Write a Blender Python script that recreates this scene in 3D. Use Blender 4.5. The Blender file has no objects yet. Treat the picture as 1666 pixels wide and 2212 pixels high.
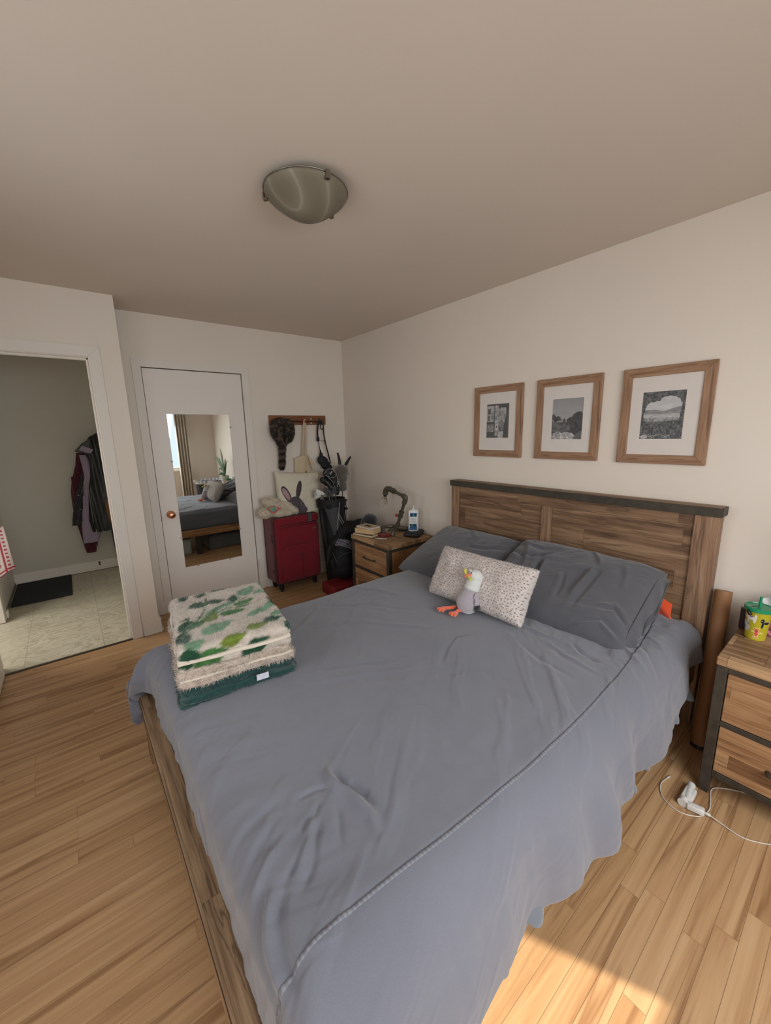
import bpy, bmesh, math, random
import numpy as np
from mathutils import Vector, Matrix, noise as mnoise
random.seed(7); rng = np.random.default_rng(7)
S = bpy.context.scene; COL = S.collection
PI = math.pi
H = 2.44

# ------------------------------------------------------------------ camera
cam_data = bpy.data.cameras.new('camera'); cam = bpy.data.objects.new('camera', cam_data); COL.objects.link(cam)
cR = Vector((0.7813665, -0.62371702, -0.0210586)); cU = Vector((0.1396215, 0.14182428, 0.97999577)); cF = Vector((0.60825342, 0.7686761, -0.19790105))
m = Matrix((( cR[0], cU[0], -cF[0], -2.40494), (cR[1], cU[1], -cF[1], -3.72457), (cR[2], cU[2], -cF[2], 1.50626), (0, 0, 0, 1)))
cam.matrix_world = m
cam_data.sensor_fit = 'HORIZONTAL'; cam_data.sensor_width = 36.0; cam_data.lens = 857.5 / 1666 * 36.0
cam_data.clip_start = 0.02; cam_data.clip_end = 100
S.camera = cam

# ------------------------------------------------------------------ light and exposure
S.view_settings.view_transform = 'Standard'; S.view_settings.look = 'None'
S.view_settings.gamma = 1; S.view_settings.use_curve_mapping = False
S.view_settings.exposure = -0.36
world = bpy.data.worlds.new('sky'); S.world = world; world.use_nodes = True
wn = world.node_tree.nodes; bg = wn['Background']; bg.inputs[0].default_value = (0.80, 0.93, 1.0, 1); bg.inputs[1].default_value = 1.5
def area_light(name, loc, rot, sx, sy, power, color, spread=PI):
    d = bpy.data.lights.new(name, 'AREA'); d.shape = 'RECTANGLE'; d.size = sx; d.size_y = sy; d.energy = power; d.color = color; d.spread = spread
    o = bpy.data.objects.new(name, d); COL.objects.link(o); o.location = loc; o.rotation_euler = rot; return o
# daylight through the bedroom window (the window is behind the camera, seen in the mirror)
area_light('window_daylight', (-1.85, -4.97, 1.50), (PI/2-0.80, 0, 0), 2.1, 1.2, 78, (0.93, 0.97, 1.0))
# daylight entering the hallway from the room beyond its left opening
area_light('hallway_daylight', (-3.80, 0.30, 1.35), (0, -PI/2+0.75, 0), 1.2, 0.9, 44, (1.0, 0.98, 0.93))
# added fill light at an invented left-wall window, outside the view
area_light('side_fill_light', (-3.16, -2.35, 1.45), (0, -PI/2+0.25, 0), 1.1, 1.2, 9, (0.97, 0.98, 1.0))
sun_d = bpy.data.lights.new('sun', 'SUN'); sun_d.energy = 13.0; sun_d.angle = math.radians(0.9); sun_d.color = (1.0, 0.90, 0.74)
sun = bpy.data.objects.new('sun', sun_d); COL.objects.link(sun)
sdir = Vector((-0.455*0.8625, 0.8905*0.8625, -0.506))
sun.rotation_euler = sdir.to_track_quat('-Z', 'Y').to_euler(); sun.location = (0, -6, 4)

# ------------------------------------------------------------------ helpers
def tag(o, label=None, cat=None, group=None, kind=None):
    if label: o['label'] = label
    if cat: o['category'] = cat
    if group: o['group'] = group
    if kind: o['kind'] = kind
    return o
def thing(name, label, cat, loc=(0, 0, 0), group=None):
    o = bpy.data.objects.new(name, None); COL.objects.link(o); o.location = loc; o.empty_display_size = 0.05
    return tag(o, label, cat, group)
def wloc(p):
    v = Vector((0, 0, 0))
    while p is not None: v = v + Vector(p.location); p = p.parent
    return v
def link(name, me, mat, parent=None, label=None):
    """mesh given in world coordinates; the object's origin becomes its parent's"""
    o = bpy.data.objects.new(name, me); COL.objects.link(o)
    if mat: 
        if not me.materials: me.materials.append(mat)
    if parent is not None:
        w = wloc(parent); me.transform(Matrix.Translation(-w)); o.parent = parent
    if label: o['label'] = label
    return o
def rebase(o):
    """move a parentless mesh's origin to its base centre"""
    me = o.data; co = np.array([v.co for v in me.vertices]); lo = co.min(0); hi = co.max(0)
    c = Vector(((lo[0]+hi[0])/2, (lo[1]+hi[1])/2, lo[2])); me.transform(Matrix.Translation(-c)); o.location = c; return o
def obj(name, bm, mat, parent=None, smooth=False, label=None, ang=None):
    me = bpy.data.meshes.new(name); bmesh.ops.recalc_face_normals(bm, faces=bm.faces[:]); bm.to_mesh(me); bm.free()
    if smooth or ang:
        me.polygons.foreach_set('use_smooth', [True]*len(me.polygons))
        if ang: me.set_sharp_from_angle(angle=math.radians(ang))
    return link(name, me, mat, parent, label)
def B(): return bmesh.new()
def bx(bm, lo, hi, bev=0.0, seg=1, M=None):
    lo = Vector(lo); hi = Vector(hi)
    r = bmesh.ops.create_cube(bm, size=1.0); vs = r['verts']
    for v in vs:
        v.co = Vector([lo[i] + (v.co[i]+0.5)*(hi[i]-lo[i]) for i in range(3)])
    if bev > 0:
        es = list({e for v in vs for e in v.link_edges})
        g = bmesh.ops.bevel(bm, geom=es, offset=bev, segments=seg, profile=0.5, affect='EDGES')
        vs = list({v for f in g['faces'] for v in f.verts} | {v for v in vs if v.is_valid})
    if M is not None:
        for v in vs: v.co = M @ v.co
    return vs
def frame_of(d):
    d = d.normalized(); a = Vector((0, 0, 1)) if abs(d.z) < 0.9 else Vector((1, 0, 0))
    u = d.cross(a).normalized(); return u, d.cross(u).normalized()
def tube(bm, pts, r, seg=10, cap=True, flat=1.0, updir=None):
    pts = [Vector(p) for p in pts]; n = len(pts)
    rs = r if hasattr(r, '__len__') else [r]*n
    d0 = (pts[1]-pts[0]); u, w = frame_of(d0)
    if updir is not None:
        w = Vector(updir); w = (w - d0.normalized()*w.dot(d0.normalized())).normalized(); u = w.cross(d0.normalized())
    rings = []
    for i in range(n):
        d = (pts[min(i+1, n-1)] - pts[max(i-1, 0)]).normalized()
        u = (u - d*u.dot(d)).normalized(); w = d.cross(u).normalized()
        ring = [bm.verts.new(pts[i] + (u*math.cos(2*PI*k/seg) + w*math.sin(2*PI*k/seg)*flat)*rs[i]) for k in range(seg)]
        rings.append(ring)
    for a, b in zip(rings, rings[1:]):
        for k in range(seg): bm.faces.new((a[k], a[(k+1) % seg], b[(k+1) % seg], b[k]))
    if cap:
        bm.faces.new(rings[0][::-1]); bm.faces.new(rings[-1])
def lathe(bm, prof, o=(0, 0, 0), ax=(0, 0, 1), seg=32, caps=True):
    """prof: list of (radius, height)"""
    o = Vector(o); ax = Vector(ax).normalized(); u, w = frame_of(ax); rings = []
    for r, h in prof:
        rings.append([bm.verts.new(o + ax*h + (u*math.cos(2*PI*k/seg) + w*math.sin(2*PI*k/seg))*max(r, 1e-5)) for k in range(seg)])
    for a, b in zip(rings, rings[1:]):
        for k in range(seg): bm.faces.new((a[k], a[(k+1) % seg], b[(k+1) % seg], b[k]))
    if caps:
        bm.faces.new(rings[0][::-1]); bm.faces.new(rings[-1])
def prism(bm, poly, d, M=None):
    """poly: list of 3D points (planar), extruded by vector d"""
    d = Vector(d); a = [bm.verts.new(Vector(p)) for p in poly]; b = [bm.verts.new(Vector(p)+d) for p in poly]; n = len(poly)
    bm.faces.new(a[::-1]); bm.faces.new(b)
    for k in range(n): bm.faces.new((a[k], a[(k+1) % n], b[(k+1) % n], b[k]))
    if M is not None:
        for v in a+b: v.co = M @ v.co
def bez(p, n=20):
    """Catmull-Rom through points"""
    P = [Vector(q) for q in p]; P = [P[0]*2-P[1]] + P + [P[-1]*2-P[-2]]; out = []
    for i in range(1, len(P)-2):
        for k in range(n):
            t = k/n; a, b, c, d = P[i-1], P[i], P[i+1], P[i+2]
            out.append(0.5*((2*b) + (c-a)*t + (2*a-5*b+4*c-d)*t*t + (3*b-a-3*c+d)*t**3))
    out.append(P[-2]); return out
def npmesh(name, V, F, mat, parent=None, colors=None, smooth=True, mats=None, label=None):
    me = bpy.data.meshes.new(name); me.from_pydata(np.asarray(V).tolist(), [], F if isinstance(F, list) else F.tolist()); me.update()
    if smooth: me.polygons.foreach_set('use_smooth', [True]*len(me.polygons))
    if colors is not None:
        ca = me.color_attributes.new('Col', 'FLOAT_COLOR', 'POINT'); c = np.ones((len(V), 4)); c[:, :3] = colors; ca.data.foreach_set('color', c.ravel())
    return link(name, me, mat, parent, label)
def gridfaces(nu, nv, off=0, wrapu=False, wrapv=False):
    iu = np.arange(nu if wrapu else nu-1); iv = np.arange(nv if wrapv else nv-1)
    a, b = np.meshgrid(iu, iv, indexing='ij'); a = a.ravel(); b = b.ravel(); a2 = (a+1) % nu; b2 = (b+1) % nv
    return np.stack([a*nv+b, a2*nv+b, a2*nv+b2, a*nv+b2], 1) + off
def vnoise(x, y, seed=0):
    xi = np.floor(x).astype(np.int64); yi = np.floor(y).astype(np.int64); fx = x-xi; fy = y-yi
    def h(a, b):
        n = (a*374761393 + b*668265263 + seed*1442695041) & 0xffffffff
        n = ((n ^ (n >> 13))*1274126177) & 0xffffffff
        return ((n ^ (n >> 16)) & 0xffff)/65535.0*2-1
    u = fx*fx*fx*(fx*(fx*6-15)+10); v = fy*fy*fy*(fy*(fy*6-15)+10)
    return (h(xi, yi)*(1-u)+h(xi+1, yi)*u)*(1-v) + (h(xi, yi+1)*(1-u)+h(xi+1, yi+1)*u)*v
def fbm(x, y, oct=4, seed=0):
    s = 0; a = 1.0; t = 0
    for i in range(oct): s = s + a*vnoise(x, y, seed+i*17); t += a; a *= 0.5; x = x*2.03; y = y*2.03
    return s/t
def sstep(a, b, x):
    t = np.clip((x-a)/(b-a), 0, 1); return t*t*(3-2*t)
def polydist(X, Y, pts):
    D = np.full(X.shape, 1e9); Sg = np.zeros(X.shape); T = np.zeros(X.shape); L = 0
    for (x0, y0), (x1, y1) in zip(pts, pts[1:]):
        dx, dy = x1-x0, y1-y0; l = math.hypot(dx, dy)+1e-9; t = np.clip(((X-x0)*dx+(Y-y0)*dy)/l/l, 0, 1)
        d = np.hypot(X-x0-t*dx, Y-y0-t*dy); c = ((X-x0)*dy-(Y-y0)*dx)/l
        k = d < D; D = np.where(k, d, D); Sg = np.where(k, c, Sg); T = np.where(k, L+t*l, T); L += l
    return D, Sg, T/L
def evalmesh(o, name):
    dg = bpy.context.evaluated_depsgraph_get(); e = o.evaluated_get(dg); me = bpy.data.meshes.new_from_object(e); me.name = name; return me
def blob(name, balls, mat, parent=None, vox=0.004, sm=6, extra=None, label=None):
    """balls: (center, radii, euler) ellipsoids fused to one continuous surface"""
    bm = B()
    for b in balls:
        c, r = b[0], b[1]; e = b[2] if len(b) > 2 else (0, 0, 0)
        from mathutils import Euler
        M = Matrix.Translation(Vector(c)) @ Euler(e).to_matrix().to_4x4() @ Matrix.Diagonal((r[0], r[1], r[2], 1))
        bmesh.ops.create_icosphere(bm, subdivisions=3, radius=1.0, matrix=M)
    if extra: extra(bm)
    me = bpy.data.meshes.new('t'); bm.to_mesh(me); bm.free(); o = bpy.data.objects.new('t', me); COL.objects.link(o)
    md = o.modifiers.new('r', 'REMESH'); md.mode = 'VOXEL'; md.voxel_size = vox; md.use_smooth_shade = True
    s = o.modifiers.new('s', 'SMOOTH'); s.iterations = sm; s.factor = 0.5
    bpy.context.view_layer.update(); me2 = evalmesh(o, name); bpy.data.objects.remove(o); bpy.data.meshes.remove(me)
    me2.polygons.foreach_set('use_smooth', [True]*len(me2.polygons))
    return link(name, me2, mat, parent, label)
def fuzz(o, n, length, width, seed=1, colorfn=None, lay=0.6, basecol=None, curl=0.3, flow=None):
    """adds n tapering tufts to the object's own mesh (shaggy pile); colour attribute Col"""
    r = np.random.default_rng(seed); me = o.data; me.calc_loop_triangles()
    nv = len(me.vertices); co = np.empty(nv*3); me.vertices.foreach_get('co', co); co = co.reshape(-1, 3)
    nt = len(me.loop_triangles); tv = np.empty(nt*3, dtype=np.int32); me.loop_triangles.foreach_get('vertices', tv); tv = tv.reshape(-1, 3)
    A, Bb, C = co[tv[:, 0]], co[tv[:, 1]], co[tv[:, 2]]; N = np.cross(Bb-A, C-A); ar = np.linalg.norm(N, axis=1)+1e-12; Nn = N/ar[:, None]
    k = r.choice(nt, n, p=ar/ar.sum()); u = r.random(n); v = r.random(n); f = u+v > 1; u[f] = 1-u[f]; v[f] = 1-v[f]
    P = A[k] + (Bb-A)[k]*u[:, None] + (C-A)[k]*v[:, None]; nn = Nn[k]
    q = vnoise_vec(P*40, seed) if flow is None else flow(P)
    rd = r.normal(size=(n, 3)); tdir = q*lay + rd*curl; tdir -= nn*np.sum(tdir*nn, 1)[:, None]
    d = nn*0.8 + tdir; d /= np.linalg.norm(d, axis=1)[:, None]
    L = length*(0.5+r.random(n)*0.9); side = np.cross(d, rd); side /= np.linalg.norm(side, axis=1)[:, None]+1e-9
    P0 = P - nn*length*0.15
    a = P0-side*width/2; b = P0+side*width/2; mid = P0 + d*(L*0.6)[:, None]; d2 = d + tdir*0.8; d2 /= np.linalg.norm(d2, axis=1)[:, None]
    c = mid - side*width*0.3; e = mid + side*width*0.3; tip = mid + d2*(L*0.5)[:, None]
    V2 = np.concatenate([a, b, e, c, tip]); i = np.arange(n)
    faces = [tuple(p.vertices) for p in me.polygons]; F2 = np.stack([i, i+n, i+2*n, i+3*n], 1)+nv; F3 = np.stack([i+3*n, i+2*n, i+4*n], 1)+nv
    old = me.color_attributes.get('Col')
    if old is not None:
        oc = np.empty(nv*4); old.data.foreach_get('color', oc); oc = oc.reshape(-1, 4)[:, :3]
        wc = oc[tv[k, 0]]
    elif colorfn is not None: oc = colorfn(co); wc = colorfn(P)
    else: oc = None
    me2 = bpy.data.meshes.new(me.name); me2.from_pydata(np.concatenate([co, V2]).tolist(), [], faces + F2.tolist() + F3.tolist()); me2.update()
    me2.polygons.foreach_set('use_smooth', [True]*len(me2.polygons))
    if oc is not None:
        jit = (0.72+0.42*r.random((n, 1))); wc = wc*jit
        c4 = np.ones((len(me2.vertices), 4)); c4[:, :3] = np.concatenate([oc*0.8, wc*0.8, wc*0.8, wc, wc, wc*1.05])[:, :3] if False else np.concatenate([oc*0.85, wc*0.85, wc*0.85, wc, wc, wc*1.05])
        ca = me2.color_attributes.new('Col', 'FLOAT_COLOR', 'POINT'); ca.data.foreach_set('color', c4.ravel())
    for mt in me.materials: me2.materials.append(mt)
    o.data = me2; bpy.data.meshes.remove(me); return o
def vnoise_vec(P, seed):
    return np.stack([vnoise(P[:, 0]+P[:, 2]*0.7, P[:, 1]-P[:, 2]*0.6, seed+i) for i in range(3)], 1)

# ------------------------------------------------------------------ materials
def srgb(r, g, b):
    f = lambda c: (c/255/12.92) if c/255 <= 0.04045 else ((c/255+0.055)/1.055)**2.4
    return (f(r), f(g), f(b), 1)
class NT:
    def __init__(s, name):
        s.m = bpy.data.materials.new(name); s.m.use_nodes = True; s.t = s.m.node_tree; s.n = s.t.nodes; s.b = s.n['Principled BSDF']
    def node(s, ty, **k):
        x = s.n.new(ty)
        for a, v in k.items(): setattr(x, a, v)
        return x
    def l(s, a, b): s.t.links.new(a, b)
    def math(s, op, a, b=None, c=None):
        x = s.node('ShaderNodeMath', operation=op)
        for i, v in enumerate((a, b, c)):
            if v is None: continue
            if isinstance(v, (int, float)): x.inputs[i].default_value = v
            else: s.l(v, x.inputs[i])
        return x.outputs[0]
    def ramp(s, fac, stops, interp='LINEAR'):
        x = s.node('ShaderNodeValToRGB'); x.color_ramp.interpolation = interp; e = x.color_ramp.elements
        while len(e) < len(stops): e.new(0.5)
        for i, (p, c) in enumerate(stops): e[i].position = p; e[i].color = c
        s.l(fac, x.inputs[0]); return x.outputs[0]
    def noise(s, vec, scale, detail=4, rough=0.5, dist=0.0, dim='3D', w=None):
        x = s.node('ShaderNodeTexNoise'); x.noise_dimensions = dim; x.inputs['Scale'].default_value = scale; x.inputs['Detail'].default_value = detail
        x.inputs['Roughness'].default_value = rough; x.inputs['Distortion'].default_value = dist
        if vec is not None: s.l(vec, x.inputs['Vector'])
        if w is not None: s.l(w, x.inputs['W'])
        return x.outputs[0]
    def mix(s, fac, a, b, mode='MIX'):
        x = s.node('ShaderNodeMix', data_type='RGBA', blend_type=mode)
        for i, v in ((0, fac), (6, a), (7, b)):
            if isinstance(v, (int, float)): x.inputs[i].default_value = v
            elif isinstance(v, tuple): x.inputs[i].default_value = v
            else: s.l(v, x.inputs[i])
        return x.outputs[2]
    def pos(s, obj=True):
        x = s.node('ShaderNodeTexCoord'); return x.outputs['Object']
    def sepxyz(s, v):
        x = s.node('ShaderNodeSeparateXYZ'); s.l(v, x.inputs[0]); return x.outputs
    def comb(s, a, b, c):
        x = s.node('ShaderNodeCombineXYZ')
        for i, v in enumerate((a, b, c)):
            if isinstance(v, (int, float)): x.inputs[i].default_value = v
            else: s.l(v, x.inputs[i])
        return x.outputs[0]
    def bump(s, h, strength=0.3, dist=0.01, prev=None):
        x = s.node('ShaderNodeBump'); x.inputs['Strength'].default_value = strength; x.inputs['Distance'].default_value = dist
        s.l(h, x.inputs['Height'])
        if prev is not None: s.l(prev, x.inputs['Normal'])
        s.l(x.outputs[0], s.b.inputs['Normal']); return x.outputs[0]
    def col(s, c):
        if isinstance(c, tuple): s.b.inputs['Base Color'].default_value = c
        else: s.l(c, s.b.inputs['Base Color'])
    def rough(s, v):
        if isinstance(v, (int, float)): s.b.inputs['Roughness'].default_value = v
        else: s.l(v, s.b.inputs['Roughness'])
def plain(name, c, rough=0.6, metal=0.0, spec=0.5, nscale=60, namt=0.08, bump=0.0, bscale=200, sheen=0.0):
    t = NT(name); n = t.noise(t.pos(), nscale, 3)
    lo = tuple(max(0, x*(1-namt)) for x in c[:3])+(1,); hi = tuple(min(1, x*(1+namt)) for x in c[:3])+(1,)
    t.col(t.ramp(n, [(0.3, lo), (0.7, hi)])); t.rough(rough); t.b.inputs['Metallic'].default_value = metal; t.b.inputs['Specular IOR Level'].default_value = spec
    if bump: t.bump(t.noise(t.pos(), bscale, 3), bump, 0.002)
    if sheen: t.b.inputs['Sheen Weight'].default_value = sheen
    return t.m
def painted(name, c, bump=0.05, bscale=260, rough=0.7):
    t = NT(name); n = t.noise(t.pos(), 1.7, 3); lo = tuple(x*0.975 for x in c[:3])+(1,)
    t.col(t.ramp(n, [(0.35, lo), (0.65, c)])); t.rough(rough); t.b.inputs['Specular IOR Level'].default_value = 0.3
    t.bump(t.noise(t.pos(), bscale, 2), bump, 0.002); return t.m
def vcol(name, rough=0.8, sheen=0.0, spec=0.3, bump=0, bscale=500, metal=0):
    t = NT(name); a = t.node('ShaderNodeVertexColor', layer_name='Col'); t.col(a.outputs[0]); t.rough(rough); t.b.inputs['Specular IOR Level'].default_value = spec
    t.b.inputs['Sheen Weight'].default_value = sheen; t.b.inputs['Metallic'].default_value = metal
    if bump: t.bump(t.noise(t.pos(), bscale, 3), bump, 0.002)
    return t.m
AX = {'x': 0, 'y': 1, 'z': 2}
def planks(name, long, across, width, length, cols, gap=0.0012, gapdark=0.35, grain=1.0, vary=0.5, rough=0.5, third=None, fine=1.0, coat=0.0, streak=0.5, knots=True, spec=0.4, off=0.0, lf=1.6, sd=2.0):
    """boards: long axis, across axis; each board gets its own tone and grain"""
    t = NT(name); P = t.sepxyz(t.pos()); L = P[AX[long]]; A = P[AX[across]]; T = P[AX[third or [k for k in 'xyz' if k not in (long, across)][0]]]
    a = t.math('DIVIDE', t.math('ADD', A, off), width); row = t.math('FLOOR', a); fa = t.math('FRACT', a)
    wn1 = t.node('ShaderNodeTexWhiteNoise', noise_dimensions='1D'); t.l(row, wn1.inputs['W'])
    l = t.math('ADD', t.math('DIVIDE', L, length), t.math('MULTIPLY', wn1.outputs[0], 7.3)); ci = t.math('FLOOR', l); fl = t.math('FRACT', l)
    wn2 = t.node('ShaderNodeTexWhiteNoise', noise_dimensions='2D'); t.l(t.comb(row, ci, 0), wn2.inputs['Vector'])
    rnd = wn2.outputs[0]; rc = t.sepxyz(wn2.outputs[1])
    gv = t.comb(t.math('MULTIPLY', L, lf), t.math('ADD', t.math('MULTIPLY', A, 22*grain), t.math('MULTIPLY', rnd, 91)), t.math('MULTIPLY', T, 22*grain))
    g1 = t.noise(gv, 1.0, 5, 0.6, 1.2)
    gv2 = t.comb(t.math('MULTIPLY', L, 7*fine), t.math('ADD', t.math('MULTIPLY', A, 260*fine), t.math('MULTIPLY', rnd, 37)), t.math('MULTIPLY', T, 260*fine))
    g2 = t.noise(gv2, 1.0, 4, 0.6, 0.2)
    f = t.math('ADD', t.math('MULTIPLY', t.math('SUBTRACT', g1, 0.5), 1.5), t.math('MULTIPLY', t.math('SUBTRACT', g2, 0.5), 0.55*fine))
    f = t.math('ADD', t.math('ADD', f, 0.5), t.math('MULTIPLY', t.math('SUBTRACT', rnd, 0.5), vary))
    st = [(0.0, cols[0]), (0.38, cols[1]), (0.62, cols[2]), (1.0, cols[3])]
    c = t.ramp(f, st)
    # darker heartwood streaks in some boards
    sv = t.comb(t.math('MULTIPLY', L, 0.56*lf), t.math('ADD', t.math('MULTIPLY', A, 13*grain), t.math('MULTIPLY', rnd, 53)), t.math('MULTIPLY', T, 13*grain))
    s1 = t.noise(sv, 1.0, 3, 0.5, sd); sm = t.ramp(s1, [(0.56, (0, 0, 0, 1)), (0.60, (1, 1, 1, 1)), (0.63, (0.25, 0.25, 0.25, 1)), (0.72, (0, 0, 0, 1))])
    c = t.mix(t.math('MULTIPLY', sm, streak), c, cols[0])
    if knots:
        kv = t.comb(t.math('MULTIPLY', L, 2.6), t.math('ADD', t.math('MULTIPLY', A, 7), t.math('MULTIPLY', rnd, 20)), t.math('MULTIPLY', T, 7))
        vo = t.node('ShaderNodeTexVoronoi'); t.l(kv, vo.inputs['Vector']); vo.inputs['Scale'].default_value = 1.0
        km = t.ramp(vo.outputs[0], [(0.03, (1, 1, 1, 1)), (0.10, (0, 0, 0, 1))]); c = t.mix(t.math('MULTIPLY', km, 0.75), c, tuple(x*0.6 for x in cols[0][:3])+(1,))
    e = t.math('MINIMUM', t.math('MULTIPLY', t.math('MINIMUM', fa, t.math('SUBTRACT', 1.0, fa)), width), t.math('MULTIPLY', t.math('MINIMUM', fl, t.math('SUBTRACT', 1.0, fl)), length))
    gm = t.math('LESS_THAN', e, gap); c = t.mix(t.math('MULTIPLY', gm, 1-gapdark), c, tuple(x*0.25 for x in cols[0][:3])+(1,))
    t.col(c); t.rough(t.math('ADD', rough-0.06, t.math('MULTIPLY', g2, 0.12))); t.b.inputs['Specular IOR Level'].default_value = spec
    hh = t.math('SUBTRACT', t.math('MULTIPLY', g2, 0.25*fine), t.math('MULTIPLY', gm, 1.0)); t.bump(hh, 0.35, 0.0012)
    if coat: t.b.inputs['Coat Weight'].default_value = coat; t.b.inputs['Coat Roughness'].default_value = 0.25
    return t.m
def fabric(name, c, c2=None, rough=0.9, weave=900, bump=0.15, sheen=0.3, wr=0.0, blot=3.0):
    t = NT(name); n = t.noise(t.pos(), blot, 4); n2 = t.noise(t.pos(), weave, 2); c2 = c2 or tuple(x*0.88 for x in c[:3])+(1,)
    cc = t.ramp(n, [(0.35, c2), (0.65, c)]); cc = t.mix(0.35, cc, t.ramp(n2, [(0.3, tuple(x*0.72 for x in c[:3])+(1,)), (0.7, tuple(min(1, x*1.25) for x in c[:3])+(1,))]))
    t.col(cc); t.rough(rough); t.b.inputs['Sheen Weight'].default_value = sheen; t.b.inputs['Sheen Roughness'].default_value = 0.6; t.b.inputs['Specular IOR Level'].default_value = 0.2
    h = n2
    if wr: h = t.math('ADD', t.math('MULTIPLY', n2, 0.15), t.math('MULTIPLY', t.noise(t.pos(), 22, 5, 0.55, 0.8), wr))
    t.bump(h, bump, 0.004 if wr else 0.001); return t.m

M_wall = painted('wall_paint', srgb(224, 213, 201)); M_ceil = painted('ceiling_paint', srgb(216, 203, 190), 0.03); M_trim = painted('trim_paint', srgb(222, 214, 205), 0.02, 80, 0.5)
M_hall = painted('hall_paint', srgb(190, 186, 174)); M_door = painted('door_paint', srgb(226, 218, 210), 0.02, 60, 0.42)
M_floor = planks('maple_floor', 'x', 'y', 0.0572, 0.92, [srgb(128, 88, 56), srgb(174, 136, 97), srgb(187, 150, 110), srgb(200, 165, 126)], gap=0.0006, gapdark=0.35, vary=0.20, rough=0.36, fine=0.4, streak=0.7, grain=0.9, knots=False, lf=0.9, sd=0.7, coat=0.15, off=3.311+0.0572*2)
M_hb = planks('headboard_wood', 'y', 'z', 0.115, 0.9, [srgb(62, 42, 30), srgb(110, 82, 60), srgb(136, 106, 80), srgb(164, 134, 106)], vary=0.3, rough=0.6, fine=1.0, gapdark=0.6, gap=0.0008, streak=0.6)
M_hbv = planks('headboard_stile_wood', 'z', 'y', 0.3, 3.0, [srgb(70, 48, 34), srgb(112, 84, 62), srgb(140, 108, 84), srgb(166, 136, 108)], vary=0.2, rough=0.6, gap=0.0)
M_railw = planks('bed_rail_wood', 'y', 'x', 0.07, 0.95, [srgb(66, 46, 32), srgb(118, 92, 68), srgb(146, 118, 90), srgb(176, 148, 118)], vary=0.35, rough=0.55, fine=1.0, gap=0.0006, gapdark=0.5, streak=0.7, off=0.055)
M_railx = planks('side_rail_wood', 'x', 'z', 0.3, 0.95, [srgb(88, 58, 34), srgb(140, 100, 66), srgb(168, 128, 90), srgb(190, 150, 110)], vary=0.2, rough=0.55, gap=0.0)
M_nst = planks('nightstand_top_wood', 'y', 'x', 0.105, 0.31, [srgb(84, 60, 40), srgb(134, 102, 72), srgb(158, 124, 90), srgb(182, 148, 110)], vary=0.55, rough=0.5, gap=0.0008)
M_nsd = planks('drawer_wood', 'y', 'z', 0.058, 0.9, [srgb(84, 56, 36), srgb(138, 100, 68), srgb(162, 124, 88), srgb(184, 148, 110)], vary=0.6, rough=0.5, gap=0.0006, off=0.02)
M_nss = planks('nightstand_side_wood', 'z', 'x', 0.09, 0.9, [srgb(76, 46, 26), srgb(136, 92, 54), srgb(160, 114, 72), srgb(182, 136, 92)], vary=0.3, rough=0.55, gap=0.0006)
M_dmetal = plain('dark_metal', srgb(72, 66, 58), 0.55, 0.5, nscale=30, namt=0.2, bump=0.1)
M_black = plain('black_plastic', srgb(16, 16, 18), 0.5)
M_duvet = fabric('duvet_cotton', srgb(107, 108, 118), srgb(98, 99, 109), wr=0.3, bump=0.14, blot=2.2)
M_pillow = fabric('pillowcase_cotton', srgb(80, 80, 86), srgb(71, 71, 77), wr=0.25, bump=0.14)
M_sheet = fabric('sheet_cotton', srgb(102, 107, 116), srgb(92, 97, 106), wr=0.3, bump=0.2)
# ------------------------------------------------------------------ the room
def struct(name, bm, mat, parent=None, ang=None):
    o = obj(name, bm, mat, parent, ang=ang)
    if parent is None: tag(o, kind='structure')
    return o
XL, YW = -3.06, -4.90            # left wall, window wall
bm = B(); bx(bm, (XL, YW, -0.1), (0.0, -0.337, 0.0)); bx(bm, (-2.016, -0.337, -0.1), (0.0, 0.05, 0.0)); struct('floor', bm, M_floor)
bm = B(); bx(bm, (XL-0.1, YW-0.1, H), (0.1, 1.95, H+0.1)); struct('ceiling', bm, M_ceil)
bm = B(); bx(bm, (0.0, YW-0.12, -0.1), (0.12, 0.12, H)); struct('wall_right', bm, M_wall)
bm = B()
bx(bm, (-2.016, 0.0, -0.1), (-1.862, 0.12, H)); bx(bm, (-1.077, 0.0, -0.1), (0.0, 0.12, H)); bx(bm, (-1.862, 0.0, 2.045), (-1.077, 0.12, H)); bx(bm, (-1.862, 0.06, -0.1), (-1.077, 0.12, 2.045))
struct('wall_far', bm, M_wall)
bm = B()
bx(bm, (-2.195, -0.337, -0.1), (-2.016, -0.217, H)); bx(bm, (-2.95, -0.337, 2.04), (-2.195, -0.217, H)); bx(bm, (XL, -0.337, -0.1), (-2.95, -0.217, H)); bx(bm, (-2.136, -0.217, -0.1), (-2.016, 0.12, H))
struct('wall_entry', bm, M_wall)
bm = B(); bx(bm, (XL-0.12, YW-0.12, -0.1), (XL, -2.95, H)); bx(bm, (XL-0.12, -1.75, -0.1), (XL, -0.217, H)); bx(bm, (XL-0.12, -2.95, -0.1), (XL, -1.75, 0.90)); bx(bm, (XL-0.12, -2.95, 2.0), (XL, -1.75, H)); struct('wall_left', bm, M_wall)
w = bpy.data.objects.new('added_fill_window', None); COL.objects.link(w); w.location = (XL, -2.35, 0.9); tag(w, kind='structure')  # invented window out of view, added to go with the side fill
bm = B()
for lo, hi in (((XL-0.1, -2.95, 0.9), (XL-0.05, -1.75, 0.945)), ((XL-0.1, -2.95, 1.955), (XL-0.05, -1.75, 2.0)), ((XL-0.1, -2.95, 0.9), (XL-0.05, -2.905, 2.0)), ((XL-0.1, -1.795, 0.9), (XL-0.05, -1.75, 2.0))): bx(bm, lo, hi)
obj('window_frame', bm, M_trim, w)
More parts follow.
